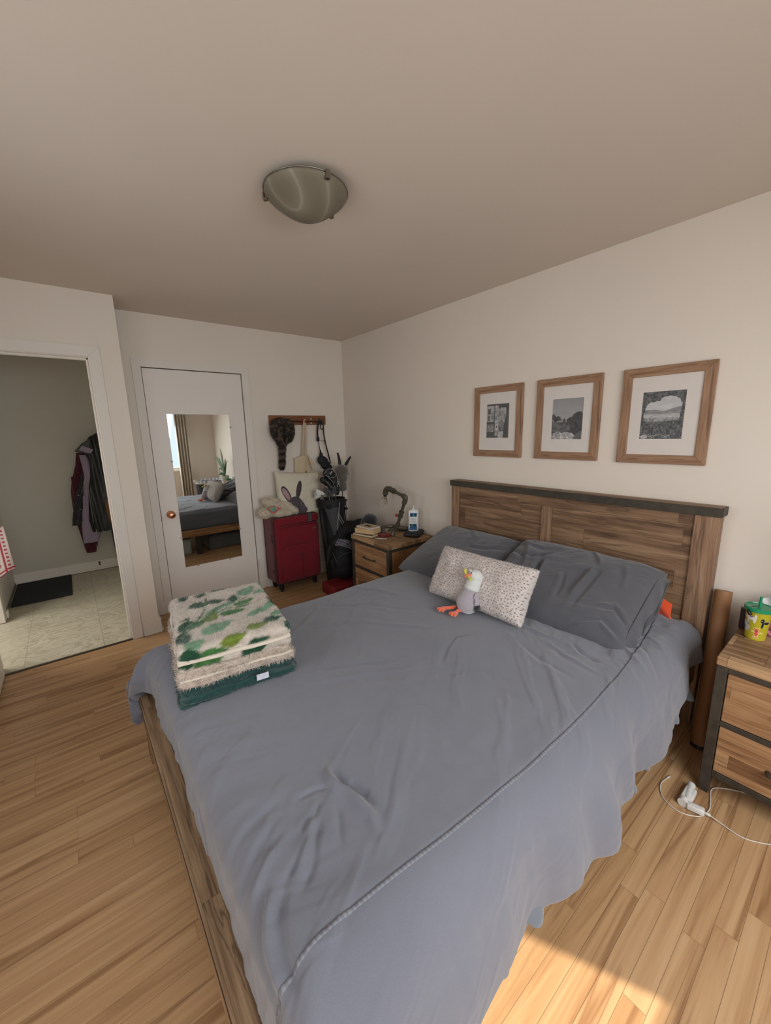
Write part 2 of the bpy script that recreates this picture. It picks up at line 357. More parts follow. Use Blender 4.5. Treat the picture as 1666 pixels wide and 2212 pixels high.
# window wall with its opening
WX0, WX1, WZ0, WZ1 = -2.95, -0.58, 0.86, 2.13
bm = B()
bx(bm, (XL, YW-0.12, -0.1), (WX0, YW, H)); bx(bm, (WX1, YW-0.12, -0.1), (0.0, YW, H)); bx(bm, (WX0, YW-0.12, -0.1), (WX1, YW, WZ0)); bx(bm, (WX0, YW-0.12, WZ1), (WX1, YW, H))
struct('wall_window', bm, M_wall)
w = bpy.data.objects.new('window_1', None); COL.objects.link(w); w.location = (-1.8, YW, WZ0); tag(w, kind='structure')
bm = B(); t_ = 0.045
for lo, hi in (((WX0, YW-0.1, WZ0), (WX1, YW-0.04, WZ0+t_)), ((WX0, YW-0.1, WZ1-t_), (WX1, YW-0.04, WZ1)), ((WX0, YW-0.1, WZ0), (WX0+t_, YW-0.04, WZ1)), ((WX1-t_, YW-0.1, WZ0), (WX1, YW-0.04, WZ1))): bx(bm, lo, hi)
obj('window_frame', bm, M_trim, w)
bm = B(); bx(bm, (WX0-0.05, YW-0.02, WZ0-0.03), (WX1+0.05, YW+0.03, WZ0), 0.004); obj('window_sill', bm, M_trim, w)
# unseen canopy added outside the window to block the high sun
bm = B(); bx(bm, (-3.4, YW-1.62, 2.30), (0.4, YW-0.12, 2.36)); bx(bm, (-3.4, YW-1.66, 2.26), (0.4, YW-1.62, 2.40)); tag(obj('added_sun_blocker', bm, M_trim), kind='structure')
# hallway
t = NT('hall_tile'); P = t.sepxyz(t.pos()); tw = 0.45
u = t.math('DIVIDE', t.math('ADD', P[0], 0.13), tw); v = t.math('DIVIDE', t.math('ADD', P[1], 0.10), tw)
fu = t.math('FRACT', u); fv = t.math('FRACT', v); wv = t.node('ShaderNodeTexWhiteNoise', noise_dimensions='2D'); t.l(t.comb(t.math('FLOOR', u), t.math('FLOOR', v), 0), wv.inputs['Vector'])
nz = t.noise(t.comb(t.math('ADD', P[0], t.math('MULTIPLY', wv.outputs[0], 9)), t.math('MULTIPLY', P[1], 1.7), 0), 4.5, 6, 0.6, 1.4)
c = t.ramp(nz, [(0.32, srgb(166, 158, 136)), (0.5, srgb(188, 181, 160)), (0.56, srgb(160, 150, 128)), (0.62, srgb(192, 185, 166))])
e = t.math('MINIMUM', t.math('MINIMUM', fu, t.math('SUBTRACT', 1.0, fu)), t.math('MINIMUM', fv, t.math('SUBTRACT', 1.0, fv)))
c = t.mix(t.math('MULTIPLY', t.math('LESS_THAN', e, 0.006), 0.5), c, srgb(128, 120, 100)); t.col(c); t.rough(0.35); M_tile = t.m
bm = B(); bx(bm, (XL-0.9, -0.337, -0.1), (-2.016, 1.95, -0.004)); bx(bm, (-2.016, 0.12, -0.1), (-1.7, 1.95, -0.004)); struct('floor_hallway', bm, M_tile)
bm = B(); bx(bm, (XL-0.9, 1.85, -0.1), (-1.5, 1.97, H)); struct('wall_hallway', bm, M_hall)
bm = B(); bx(bm, (-1.80, 0.12, -0.1), (-1.7, 1.85, H)); bx(bm, (-2.016, 0.12, -0.1), (-1.80, 0.16, H)); struct('wall_hallway_side', bm, M_hall)
bm = B(); bx(bm, (XL, 0.80, -0.1), (-3.02, 1.85, H)); bx(bm, (XL, -0.217, 2.06), (-3.02, 0.80, H)); struct('wall_hallway_left', bm, M_trim)
bm = B(); bx(bm, (-4.0, -0.5, -0.1), (-3.95, 1.95, H+0.1)); bx(bm, (-3.95, -0.5, -0.1), (XL-0.12, -0.45, H)); struct('wall_next_room', bm, M_hall)
bm = B(); bx(bm, (-4.0, -0.5, H), (XL-0.1, 1.95, H+0.1)); struct('ceiling_next_room', bm, M_ceil)
# baseboards
def baseb(name, lo, hi, hgt=0.115, shoe='y-'):
    bm = B(); (x0, y0), (x1, y1) = lo, hi
    prism(bm, [(x0, y0, 0), (x0, y0, hgt), (x1, y0, hgt), (x1, y0, 0)], (0, y1-y0, 0)) if False else bx(bm, (x0, y0, 0), (x1, y1, hgt), 0.003)
    if shoe == 'y-': bx(bm, (x0, y0-0.012, 0), (x1, y0+0.002, 0.02), 0.004)
    if shoe == 'x-': bx(bm, (x0-0.012, y0, 0), (x0+0.002, y1, 0.02), 0.004)
    if shoe == 'x+': bx(bm, (x1-0.002, y0, 0), (x1+0.012, y1, 0.02), 0.004)
    if shoe == 'y+': bx(bm, (x0, y1-0.002, 0), (x1, y1+0.012, 0.02), 0.004)
    return struct(name, bm, M_trim)
baseb('baseboard_far_left', (-2.003, -0.013), (-1.917, 0.0)); baseb('baseboard_far', (-1.004, -0.013), (-0.013, 0.0))
baseb('baseboard_right', (-0.013, YW), (0.0, 0.0), shoe='x-')
baseb('baseboard_entry', (-2.128, -0.350), (-2.003, -0.337)); baseb('baseboard_return', (-2.016, -0.337), (-2.003, -0.0), shoe='x+')
baseb('baseboard_hallway', (-3.02, 1.837), (-2.016, 1.85), 0.11); baseb('baseboard_window', (XL, YW), (-0.013, YW+0.013), shoe='y+')
bm = B(); bx(bm, (-3.02, 0.80, 0.0), (-3.012, 1.837, 0.02)); struct('baseboard_hallway_left', bm, plain('grey_strip', srgb(110, 108, 98), 0.6))
bm = B(); bx(bm, (-3.05, 0.70, 0), (-2.998, 0.80, 2.06), 0.004); bx(bm, (-3.0, 0.79, 0), (-2.985, 0.86, 0.07), 0.008, 2); struct('trim_4', bm, M_trim, ang=40)
# casings
def casing(name, x0, x1, zt, y, w=0.06, d=0.012):
    bm = B()
    def piece(poly): prism(bm, [(px, y, pz) for px, pz in poly], (0, -d, 0))
    e = 0.0004
    piece([(x0-w, 0), (x0, 0), (x0, zt-e), (x0-w, zt+w-e)]); piece([(x1, 0), (x1+w, 0), (x1+w, zt+w-e), (x1, zt-e)])
    piece([(x0-w+e, zt+w), (x0+e, zt), (x1-e, zt), (x1+w-e, zt+w)])
    return struct(name, bm, M_trim)
casing('trim_1', -1.860, -1.079, 2.043, 0.0)
casing('trim_2', -2.945, -2.203, 2.035, -0.337, 0.066)
bm = B()   # jamb with its stop
bx(bm, (-2.203, -0.337, 0), (-2.195, -0.217, 2.04)); bx(bm, (-2.950, -0.337, 0), (-2.942, -0.217, 2.04)); bx(bm, (-2.95, -0.337, 2.032), (-2.195, -0.217, 2.04))
bx(bm, (-2.215, -0.295, 0), (-2.203, -0.255, 2.032), 0.002); bx(bm, (-2.942, -0.295, 0), (-2.930, -0.255, 2.032), 0.002); bx(bm, (-2.942, -0.295, 2.020), (-2.203, -0.255, 2.032), 0.002)
struct('trim_3', bm, M_trim)
bm = B(); bx(bm, (-2.942, -0.350, 0.0), (-2.203, -0.325, 0.006), 0.002); struct('trim_5', bm, plain('threshold_metal', srgb(74, 64, 52), 0.45, 0.6))
# closet door
M_copper = plain('copper_knob', srgb(224, 158, 118), 0.28, 1.0, nscale=12, namt=0.1)
d1 = bpy.data.objects.new('door_1', None); COL.objects.link(d1); d1.location = (-1.47, 0.0, 0.0); tag(d1, kind='structure')
bm = B(); bx(bm, (-1.8545, 0.002, 0.012), (-1.0835, 0.038, 2.037), 0.002); obj('door_panel', bm, M_door, d1)
bm = B(); lathe(bm, [(0.0, -0.001), (0.032, -0.001), (0.032, 0.004), (0.027, 0.008), (0.012, 0.011), (0.011, 0.028), (0.020, 0.034), (0.0275, 0.043), (0.0285, 0.052), (0.024, 0.060), (0.014, 0.0645), (0.0, 0.066)], (-1.783, 0.0, 0.858), (0, -1, 0), 32); obj('door_knob', bm, M_copper, d1, smooth=True)
for z in (1.815, 0.268):
    bm = B()
    for k in range(5): lathe(bm, [(0.0, 0), (0.0065, 0), (0.0065, 0.0175), (0.0, 0.0175)], (-1.0785, -0.0225, z-0.045+k*0.0185), (0, 0, 1), 12)
    bx(bm, (-1.082, -0.0185, z-0.045), (-1.068, -0.016, z+0.0475)); obj('hinge', bm, M_trim, d1, ang=40)
bm = B(); bx(bm, (-1.8575, -0.014, 0.81), (-1.8545, 0.004, 0.90)); obj('strike_plate', bm, plain('worn_steel', srgb(120, 110, 100), 0.4, 0.8), d1)
# bedroom door swung open along the left wall
d2 = bpy.data.objects.new('door_2', None); COL.objects.link(d2); d2.location = (-2.93, -0.36, 0.0); tag(d2, kind='structure')
bm = B(); bx(bm, (-2.955, -1.09, 0.012), (-2.915, -0.352, 2.03), 0.002); obj('door_panel', bm, M_door, d2)

# ------------------------------------------------------------------ mirror on the closet door
mt = NT('mirror_silver'); mt.col((0.82, 0.86, 0.84, 1)); mt.b.inputs['Metallic'].default_value = 1; mt.rough(0.015)
mir = thing('wall_mirror', 'tall frameless rectangular mirror clipped onto the white closet door', 'mirror', (-1.47, -0.002, 0.366))
bm = B(); bx(bm, (-1.720, -0.005, 0.372), (-1.222, 0.0015, 1.686), 0.0008); obj('glass', bm, mt.m, mir)
M_clip = NT('clear_clip'); M_clip.col(srgb(220, 215, 210)); M_clip.rough(0.25); M_clip.b.inputs['Transmission Weight'].default_value = 0.4; M_clip = M_clip.m
for x, z, dx, dz in ((-1.722, 1.30, -1, 0), (-1.722, 0.64, -1, 0), (-1.220, 1.575, 1, 0), (-1.220, 0.635, 1, 0), (-1.615, 0.370, 0, -1), (-1.335, 0.370, 0, -1)):
    bm = B(); lathe(bm, [(0.0, 0), (0.009, 0), (0.009, 0.004), (0.0, 0.006)], (x+dx*0.004, 0.002, z+dz*0.004), (0, -1, 0), 12); bx(bm, (x-0.006, -0.009, z-0.006), (x+0.006, -0.005, z+0.006), 0.002); obj('clip', bm, M_clip, mir, ang=40)

# ------------------------------------------------------------------ ceiling light
t = NT('alabaster_glass'); wv = t.node('ShaderNodeTexWave', wave_type='RINGS', rings_direction='Z'); wv.inputs['Scale'].default_value = 3.0; wv.inputs['Distortion'].default_value = 3.0; wv.inputs['Detail'].default_value = 2; wv.inputs['Detail Scale'].default_value = 0.8
mp = t.node('ShaderNodeMapping'); mp.inputs['Location'].default_value = (0.11, 0.05, 0); t.l(t.pos(), mp.inputs[0]); t.l(mp.outputs[0], wv.inputs[0])
t.col(t.ramp(wv.outputs[0], [(0.2, srgb(116, 108, 92)), (0.6, srgb(120, 112, 96)), (0.95, srgb(125, 118, 102)), (1.0, srgb(142, 136, 120))])); t.rough(0.5); t.b.inputs['Specular IOR Level'].default_value = 0.25; t.b.inputs['Subsurface Weight'].default_value = 0.15; t.b.inputs['Subsurface Radius'].default_value = (0.02, 0.02, 0.02)
M_glass_bowl = t.m; M_nickel = plain('brushed_nickel', srgb(150, 142, 132), 0.3, 1.0)
LC = (-1.540, -2.180); cl = thing('ceiling_light', 'round alabaster glass bowl ceiling light held by metal clips', 'ceiling light', (LC[0], LC[1], 2.315))
bm = B(); R_ = 0.156
def dome(R, h, z): return [(R*math.sin(a), z - h*(0.72*math.cos(a)**1.5 + 0.28*math.cos(a)**5)) for a in np.linspace(PI/2, 0.06, 26)]
prof = dome(R_, 0.086, 2.408)[::-1] + [(R_+0.0025, 2.410), (R_+0.003, 2.413), (R_-0.002, 2.414)] + dome(R_*0.97, 0.081, 2.412)
lathe(bm, [(0.0, 2.3222)] + prof + [(0.0, 2.331)], (LC[0], LC[1], 0), (0, 0, 1), 64, caps=False); obj('glass_bowl', bm, M_glass_bowl, cl, smooth=True)
bm = B(); lathe(bm, [(0.0, 2.418), (0.080, 2.418), (0.088, 2.422), (0.09, H+0.001), (0.0, H+0.001)], (LC[0], LC[1], 0), (0, 0, 1), 48); obj('canopy', bm, M_ceil, cl, ang=40)
bm = B()
circ = [(LC[0]+(R_+0.0045)*math.cos(a), LC[1]+(R_+0.0045)*math.sin(a), 2.4165) for a in np.linspace(0, 2*PI, 65)]
tube(bm, circ, 0.0022, 8); obj('rim_wire', bm, M_nickel, cl, smooth=True)
for a in (142, 270, 22):
    th = math.radians(a+0); rc = Matrix.Translation((LC[0], LC[1], 0)) @ Matrix.Rotation(th, 4, 'Z')
    bm = B(); bx(bm, (0.085, -0.008, 2.4175), (R_+0.010, 0.008, 2.422), 0.001, M=rc); bx(bm, (R_+0.005, -0.009, 2.398), (R_+0.012, 0.009, 2.422), 0.002, M=rc); bx(bm, (R_-0.006, -0.009, 2.394), (R_+0.012, 0.009, 2.400), 0.0015, M=rc); obj('clip', bm, M_nickel, cl)
# ------------------------------------------------------------------ bed
bed = thing('bed', 'rustic reclaimed-wood bed frame with tall panelled headboard and plank rails', 'bed', (-1.19, -2.464, 0))
Y0, Y1 = -3.290, -1.638
bm = B(); bx(bm, (-0.083, Y0+0.10, 0.30), (-0.055, -2.470, 1.026)); bx(bm, (-0.083, -2.400, 0.30), (-0.055, Y1-0.08, 1.026)); bx(bm, (-0.087, Y0+0.10, 1.028), (-0.052, Y1-0.08, 1.089)); hbp = obj('headboard_panel', bm, M_hb, bed)
bm = B(); bx(bm, (-0.094, -2.470, 0.30), (-0.05, -2.400, 1.028), 0.003); obj('headboard_stile', bm, M_hbv, bed)
for a, b in ((Y0, Y0+0.10), (Y1-0.08, Y1)):
    bm = B(); bx(bm, (-0.096, a+0.004, 0.0), (-0.018, b-0.004 if a > -3 else b, 1.089), 0.003); obj('headboard_post', bm, M_hbv, bed)
bm = B(); bx(bm, (-0.100, Y0+0.002, 1.091), (-0.012, Y1-0.002, 1.131), 0.002); bx(bm, (-0.106, Y0-0.001, 1.1345), (-0.008, Y1+0.001, 1.138), 0.001) if False else None; obj('headboard_cap', bm, M_railw, bed)
bm = B(); bx(bm, (-0.106, Y0-0.003, 1.088), (-0.100, Y1+0.003, 1.130), 0.001); bx(bm, (-0.100, Y0-0.006, 1.088), (-0.012, Y0+0.001, 1.130), 0.001); bx(bm, (-0.100, Y1-0.001, 1.088), (-0.012, Y1+0.006, 1.130), 0.001); obj('metal_trim', bm, M_dmetal, bed)
bm = B(); bx(bm, (-2.300, Y0+0.0, 0.215), (-2.282, Y1, 0.318), 0.001); obj('foot_fascia', bm, M_railw, bed)
bm = B(); bx(bm, (-2.3035, Y0, 0.3145), (-2.282, Y1, 0.3185)); obj('rail_trim', bm, M_dmetal, bed)
bm = B(); bx(bm, (-2.302, Y0-0.001, 0.3195), (-2.243, Y1+0.001, 0.334), 0.002); bx(bm, (-2.281, Y0, 0.22), (-2.243, Y1, 0.319)); obj('foot_rail', bm, M_railw, bed)
for y in (Y0+0.015, Y1-0.045):
    bm = B(); bx(bm, (-2.243, y, 0.245), (-0.08, y+0.03, 0.333), 0.003); obj('side_rail', bm, M_railx, bed)
for (x0, x1, y0, y1) in ((-2.292, -2.215, Y1-0.145, Y1-0.06), (-2.292, -2.215, Y0+0.06, Y0+0.145), (-1.25, -1.19, Y1-0.09, Y1-0.03), (-1.25, -1.19, Y0+0.03, Y0+0.09)):
    bm = B(); bx(bm, (x0, y0, 0.0), (x1, y1, 0.245), 0.003); obj('leg', bm, M_dmetal if x0 > -1.3 else M_hbv, bed)
bm = B()
for k in range(13): bx(bm, (-2.2+k*0.165, Y0+0.05, 0.300), (-2.12+k*0.165, Y1-0.05, 0.318))
obj('slats', bm, M_railw, bed)
# mattress
bm = B(); bx(bm, (-2.225, -3.225, 0.320), (-0.125, -1.705, 0.545), 0.035, 4); tag(rebase(obj('mattress', bm, M_sheet, smooth=True)), 'mattress in pale sheet under the dark grey duvet', 'mattress')

CREASES = [  # (polyline in plan, width, height)
 ([(-1.95, -2.84), (-1.962, -2.899), (-1.947, -2.958), (-1.937, -3.05), (-1.95, -3.11)], 0.016, 0.016), ([(-1.935, -2.86), (-1.94, -2.92), (-1.92, -2.98), (-1.91, -3.04)], 0.014, -0.012),
 ([(-1.977, -2.906), (-2.01, -2.893), (-2.06, -2.89)], 0.009, -0.007), ([(-1.923, -2.925), (-1.905, -3.0)], 0.014, -0.010), ([(-2.015, -2.93), (-2.053, -2.966)], 0.009, -0.008),
 ([(-2.03, -2.965), (-2.07, -3.01), (-2.10, -3.05), (-2.15, -3.09)], 0.013, -0.011), ([(-2.045, -2.955), (-2.09, -3.0), (-2.14, -3.045)], 0.014, 0.009),
 ([(-1.985, -2.96), (-1.999, -2.999), (-2.035, -3.065)], 0.010, -0.007), ([(-2.05, -2.95), (-2.09, -2.975)], 0.009, -0.006), ([(-2.07, -2.98), (-2.118, -3.02), (-2.17, -3.05)], 0.010, -0.008),
 ([(-2.19, -3.03), (-2.226, -3.084), (-2.241, -3.123), (-2.25, -3.21)], 0.014, 0.015), ([(-2.17, -3.05), (-2.205, -3.10), (-2.22, -3.15), (-2.225, -3.22)], 0.014, -0.018),
 ([(-1.332, -2.704), (-1.20, -2.63), (-1.12, -2.60), (-1.02, -2.64)], 0.010, -0.005), ([(-0.79, -2.65), (-0.80, -2.75), (-0.80, -2.86), (-0.785, -2.96)], 0.014, 0.007),
 ([(-0.766, -2.96), (-0.81, -3.03), (-0.82, -3.12)], 0.012, -0.010), ([(-0.84, -2.90), (-0.88, -3.00), (-0.90, -3.14)], 0.014, 0.008), ([(-0.93, -2.80), (-0.99, -2.95), (-1.01, -3.10)], 0.016, -0.006),
 ([(-1.807, -2.371), (-1.572, -2.487), (-1.35, -2.584)], 0.018, -0.006), ([(-1.834, -2.465), (-1.581, -2.564), (-1.335, -2.70)], 0.016, 0.006), ([(-1.83, -2.52), (-1.6, -2.60), (-1.2, -2.86)], 0.02, -0.004),
 ([(-2.12, -2.90), (-2.19, -2.95), (-2.28, -2.99)], 0.013, -0.009), ([(-2.11, -2.95), (-2.19, -2.99), (-2.26, -3.03)], 0.013, 0.008), ([(-2.09, -2.86), (-2.18, -2.88), (-2.28, -2.91)], 0.016, -0.007),
 ([(-1.45, -1.85), (-1.2, -2.05), (-1.05, -2.3)], 0.02, -0.006), ([(-1.6, -2.05), (-1.35, -2.2), (-1.1, -2.5)], 0.018, 0.005), ([(-1.15, -1.75), (-1.05, -1.9), (-0.98, -2.1)], 0.02, 0.006),
 ([(-1.9, -1.75), (-1.95, -1.9), (-2.0, -2.1)], 0.02, 0.008), ([(-0.55, -3.16), (-0.62, -3.22), (-0.70, -3.30)], 0.014, -0.008), ([(-0.62, -3.12), (-0.70, -3.20), (-0.76, -3.30)], 0.012, 0.008), ([(-0.45, -3.15), (-0.5, -3.22), (-0.6, -3.32)], 0.013, 0.007),
]
def crease_h(X, Y):
    h = np.zeros(X.shape)
    for pts, w_, a in CREASES:
        d, sg, tt = polydist(X, Y, pts); f = np.clip(np.sin(np.clip(tt, 0.03, 0.97)*PI)*1.6, 0, 1)
        w_ = w_*0.8; k = d/w_; h = h + 0.85*a*f*(np.exp(-k*k) - 0.35*np.exp(-((sg-w_*1.7)/w_/1.3)**2)*np.exp(-np.maximum(0, d-3*w_)**2/w_**2))
    return h
def bag(t_, r=0.085, length=0.40):
    """arc-length down a rounded edge -> (outward, drop)"""
    q = r*PI/2; a = np.clip(t_, 0, q)/r; o = r*np.sin(a); d = r*(1-np.cos(a)); rest = np.maximum(t_-q, 0)
    return o + rest*0.06, d + rest*0.998
ZT = 0.567
XF, YN, YF = -2.165, -3.185, -1.785
def seam_y(a):
    xs = np.array([-2.36, -2.23, -2.15, -2.04, -1.78, -1.49, -1.18, -0.90, -0.66, -0.445, -0.118]); ys = np.array([-3.200, -3.187, -3.180, -3.184, -3.203, -3.212, -3.213, -3.201, -3.182, -3.157, -3.100])
    return sum(np.interp(a+d, xs, ys) for d in (-.09, -.06, -.03, 0, .03, .06, .09))/7
def duvet_surface(a, b, off=0.0):
    """a: x coordinate unrolled (foot beyond XF is drape), b: y coordinate unrolled (beyond YN / YF is drape)"""
    ta = np.maximum(XF - a, 0); tb = np.maximum(YN - b, 0); tc = np.maximum(b - YF, 0)
    # foot end: rolls down onto the rail, except at the far corner where it hangs outside
    oa, da = bag(ta, 0.085)
    ob, db = bag(tb, 0.11); oc, dc = bag(tc, 0.07)
    x = np.maximum(a, XF) - oa; y = np.clip(b, YN, YF) - ob + oc
    drop = (da**3 + db**3 + dc**3)**(1/3)
    # flare of the near side
    near = sstep(0.0, 0.30, tb); y = y - near*(0.045 + 0.022*np.sin(a*9+1.0) + 0.014*np.sin(a*23+2*np.sin(a*5))) * (1+0*a)
    y = y + sstep(-0.95, -0.15, a)*near*0.045
    corner = sstep(-1.86, -1.74, b)*sstep(0.02, 0.2, ta); x = x - corner*(0.055+0.02*np.sin(b*60)); 
    y = y + corner*0.03*np.sin(ta*30)
    X2 = np.where(ta > 0, a, x); Y2 = np.where(tb > 0, b, np.where(tc > 0, b, y))
    z = ZT - drop
    top = np.clip(1-(ta+tb+tc)/0.5, 0.0, 1)
    wx = 0.10*fbm(a*2.3, b*2.3, 3, 5); 
    puff = 0.010*fbm(a*2.2+3, b*2.2, 3, 11) + 0.0045*fbm(a*7+wx*9, b*7, 3, 21)
    st = 0.0050*np.maximum(0, fbm((a*0.8+b*0.6)*3.0+wx*4, (b*0.8-a*0.6)*19+wx*14, 3, 31)-0.05)*2 * sstep(-0.25, 0.55, fbm(a*1.3, b*1.3, 2, 77)+0.2)
    fst = 0.007*sstep(-1.9, -2.2, a)*fbm(a*3+b*2, b*17+a*6+wx*10, 3, 41)*(tb < 0.02)
    hang = 0.008*near*fbm(a*11+b*0.8, b*1.3, 3, 51)+0.012*near*vnoise(a*4.2, b*0.7, 61)
    head = 0.012*sstep(-1.0, -0.72, a)*sstep(-2.6, -3.0, b)*fbm(a*9, b*12, 3, 71)
    n = puff + st + fst + head + crease_h(X2, Y2)
    seam = -0.0012*np.exp(-((b - seam_y(a) - 0.006)/0.004)**2)
    # normal direction approx: up on top, outward on drapes
    wy = np.clip(tb/0.12, 0, 1); wxn = np.clip(ta/0.12, 0, 1); wc = np.clip(tc/0.12, 0, 1)
    z = z + (n+seam+off)*(1-np.clip(wy+wxn+wc, 0, 1)); y = y - (n*0.7+hang+off)*wy + (n+off)*wc; x = x - (n+off)*wxn*0.8
    return x, y, z
def lift(a, b):      # hem: near side a little longer toward the foot; the corner hangs lower
    return
na, nb = 560, 520
# parameter limits: the foot drape stops on the rail, the near hem wavers
av = np.concatenate([np.linspace(-0.135, -2.12, 400), np.linspace(-2.1225, -2.47, na-400)])
bv = np.concatenate([np.linspace(YF+0.30, YF, 60)[:-1], np.linspace(YF, YN, 330)[:-1], np.linspace(YN, YN-0.375, nb-60-330+2)])
A_, B_ = np.meshgrid(av, bv, indexing='ij')
hemN = 0.345 + 0.012*np.sin(A_*7) + 0.008*np.sin(A_*19+1) - 0.085*sstep(-0.75, -0.3, A_)
scale = np.where(B_ < YN, hemN/0.375, 1.0); Bq = np.where(B_ < YN, YN-(YN-B_)*scale, B_)
footL = 0.235 + 0.14*sstep(-1.80, -1.66, B_) + 0.02*np.sin(B_*14) + 0.05*sstep(-3.16, -3.3, B_)
Aq = np.where(A_ < XF, XF-(XF-A_)*footL/0.305, A_)
Bq = np.where(B_ > YF, YF+(B_-YF)*(0.235+0.10*sstep(-1.9, -2.15, A_)+0.01*np.sin(A_*11))/0.30, Bq)
X, Y, Z = duvet_surface(Aq, Bq)
V = np.stack([X, Y, Z], -1).reshape(-1, 3)
duv = npmesh('duvet', V, gridfaces(na, len(bv)), M_duvet)
md = duv.modifiers.new('s', 'SOLIDIFY'); md.thickness = 0.006; md.offset = -1
# seam ribbon that follows the near edge of the duvet
nu = 900; ua = np.linspace(-0.16, XF-0.20, nu); rows = np.array([-0.0048, -0.004, 0, 0.004, 0.0048])
UA, UB = np.meshgrid(ua, rows, indexing='ij'); UB = UB+seam_y(UA)
x, y, z = duvet_surface(UA, UB, 0.0010)
tick = 0.0005*(np.sin(UA*2*PI/0.0115) > 0.1); z = z + tick*(np.abs(UB-seam_y(UA)) < 0.0041)
z[:, 0] -= 0.001; z[:, -1] -= 0.001
cs = np.ones((nu*5, 3))*np.array(srgb(124, 125, 133)[:3]); tk = (np.sin(UA*2*PI/0.0115) > 0.1).ravel(); cs[~tk] *= 0.78
M_seam = vcol('seam_thread', 0.9)
sm_ = npmesh('seam', np.stack([x, y, z], -1).reshape(-1, 3), gridfaces(nu, 5), M_seam, colors=cs); sm_.parent = duv
tag(duv, 'dark grey cotton duvet spread over the whole bed, creased, with one stitched seam', 'duvet')
# sheet edge that peeks out in scallops under the duvet's near side
ns, nr = 420, 14; sa = np.linspace(-0.35, -2.20, ns); sr = np.linspace(0, 1, nr); SA, SR = np.meshgrid(sa, sr, indexing='ij')
wav = np.sin(SA*2*PI/0.15+0.7*np.sin(SA*6)); low = 0.284 - 0.026*np.maximum(0, wav)**0.6 + 0.06*sstep(-0.8, -0.4, SA)
SZ = 0.42*(1-SR) + low*SR; SY = -3.250 - SR*(0.072 + 0.022*wav) - 0.004*np.sin(SA*60)*SR
sh = npmesh('bed_sheet', np.stack([SA, SY, SZ], -1).reshape(-1, 3), gridfaces(ns, nr), M_sheet); sh.modifiers.new('s', 'SOLIDIFY').thickness = 0.002
tag(sh, 'pale grey sheet showing in scallops below the duvet hem on the window side', 'sheet')
# ------------------------------------------------------------------ soft goods
def rslab(c, s, r, n=(40, 50, 12), yaw=0.0, nf=None):
    """rounded slab: centre, half sizes, rounding; returns V, F"""
    bm = B(); 
    fs = []
    V = []; F = []; off = 0; sx, sy, sz = s
    def lin(k): return np.linspace(-1, 1, k)
    for ax, sg in ((0, -1), (0, 1), (1, -1), (1, 1), (2, -1), (2, 1)):
        o = [i for i in range(3) if i != ax]; a, b = np.meshgrid(lin(n[o[0]]), lin(n[o[1]]), indexing='ij')
        P = np.zeros(a.shape+(3,)); P[..., ax] = sg; P[..., o[0]] = a; P[..., o[1]] = b
        f = gridfaces(n[o[0]], n[o[1]], off); F += f.tolist(); V.append(P.reshape(-1, 3)); off += P.shape[0]*P.shape[1]
    V = np.concatenate(V)*np.array(s); inner = np.array(s)-r; q = np.clip(V, -inner, inner); d = V-q; l = np.linalg.norm(d, axis=1, keepdims=True)+1e-9
    nn = d/l; W = q + nn*r
    if nf is not None: W = nf(W, nn)
    cy, sy_ = math.cos(yaw), math.sin(yaw); W = np.stack([W[:, 0]*cy-W[:, 1]*sy_, W[:, 0]*sy_+W[:, 1]*cy, W[:, 2]], 1)+np.array(c)
    return W, F
def merged(name, V, F, mat, parent=None, colfn=None, label=None):
    me = bpy.data.meshes.new(name); me.from_pydata(V.tolist(), [], F); bm = B(); bm.from_mesh(me); bmesh.ops.remove_doubles(bm, verts=bm.verts, dist=1e-5); bmesh.ops.recalc_face_normals(bm, faces=bm.faces[:]); bm.to_mesh(me); bm.free()
    me.polygons.foreach_set('use_smooth', [True]*len(me.polygons)); o = link(name, me, None, None, label)
    if colfn is not None:
        co = np.empty(len(me.vertices)*3); me.vertices.foreach_get('co', co); co = co.reshape(-1, 3); c4 = np.ones((len(co), 4)); c4[:, :3] = colfn(co)
        ca = me.color_attributes.new('Col', 'FLOAT_COLOR', 'POINT'); ca.data.foreach_set('color', c4.ravel())
    me.materials.append(mat)
    return o
def under(o, parent):
    w_ = wloc(parent); o.data.transform(Matrix.Translation(-w_+Vector(o.location))); o.location = (0, 0, 0); o.parent = parent; return o
C3 = lambda *a: np.array(srgb(*a)[:3])
M_pile = vcol('sherpa_pile', 0.95, 0.4, 0.1)
M_plush = vcol('plush', 0.95, 0.5, 0.1, 0.15, 700)
YAW = math.radians(-8)
SC = (-1.975, -2.075)
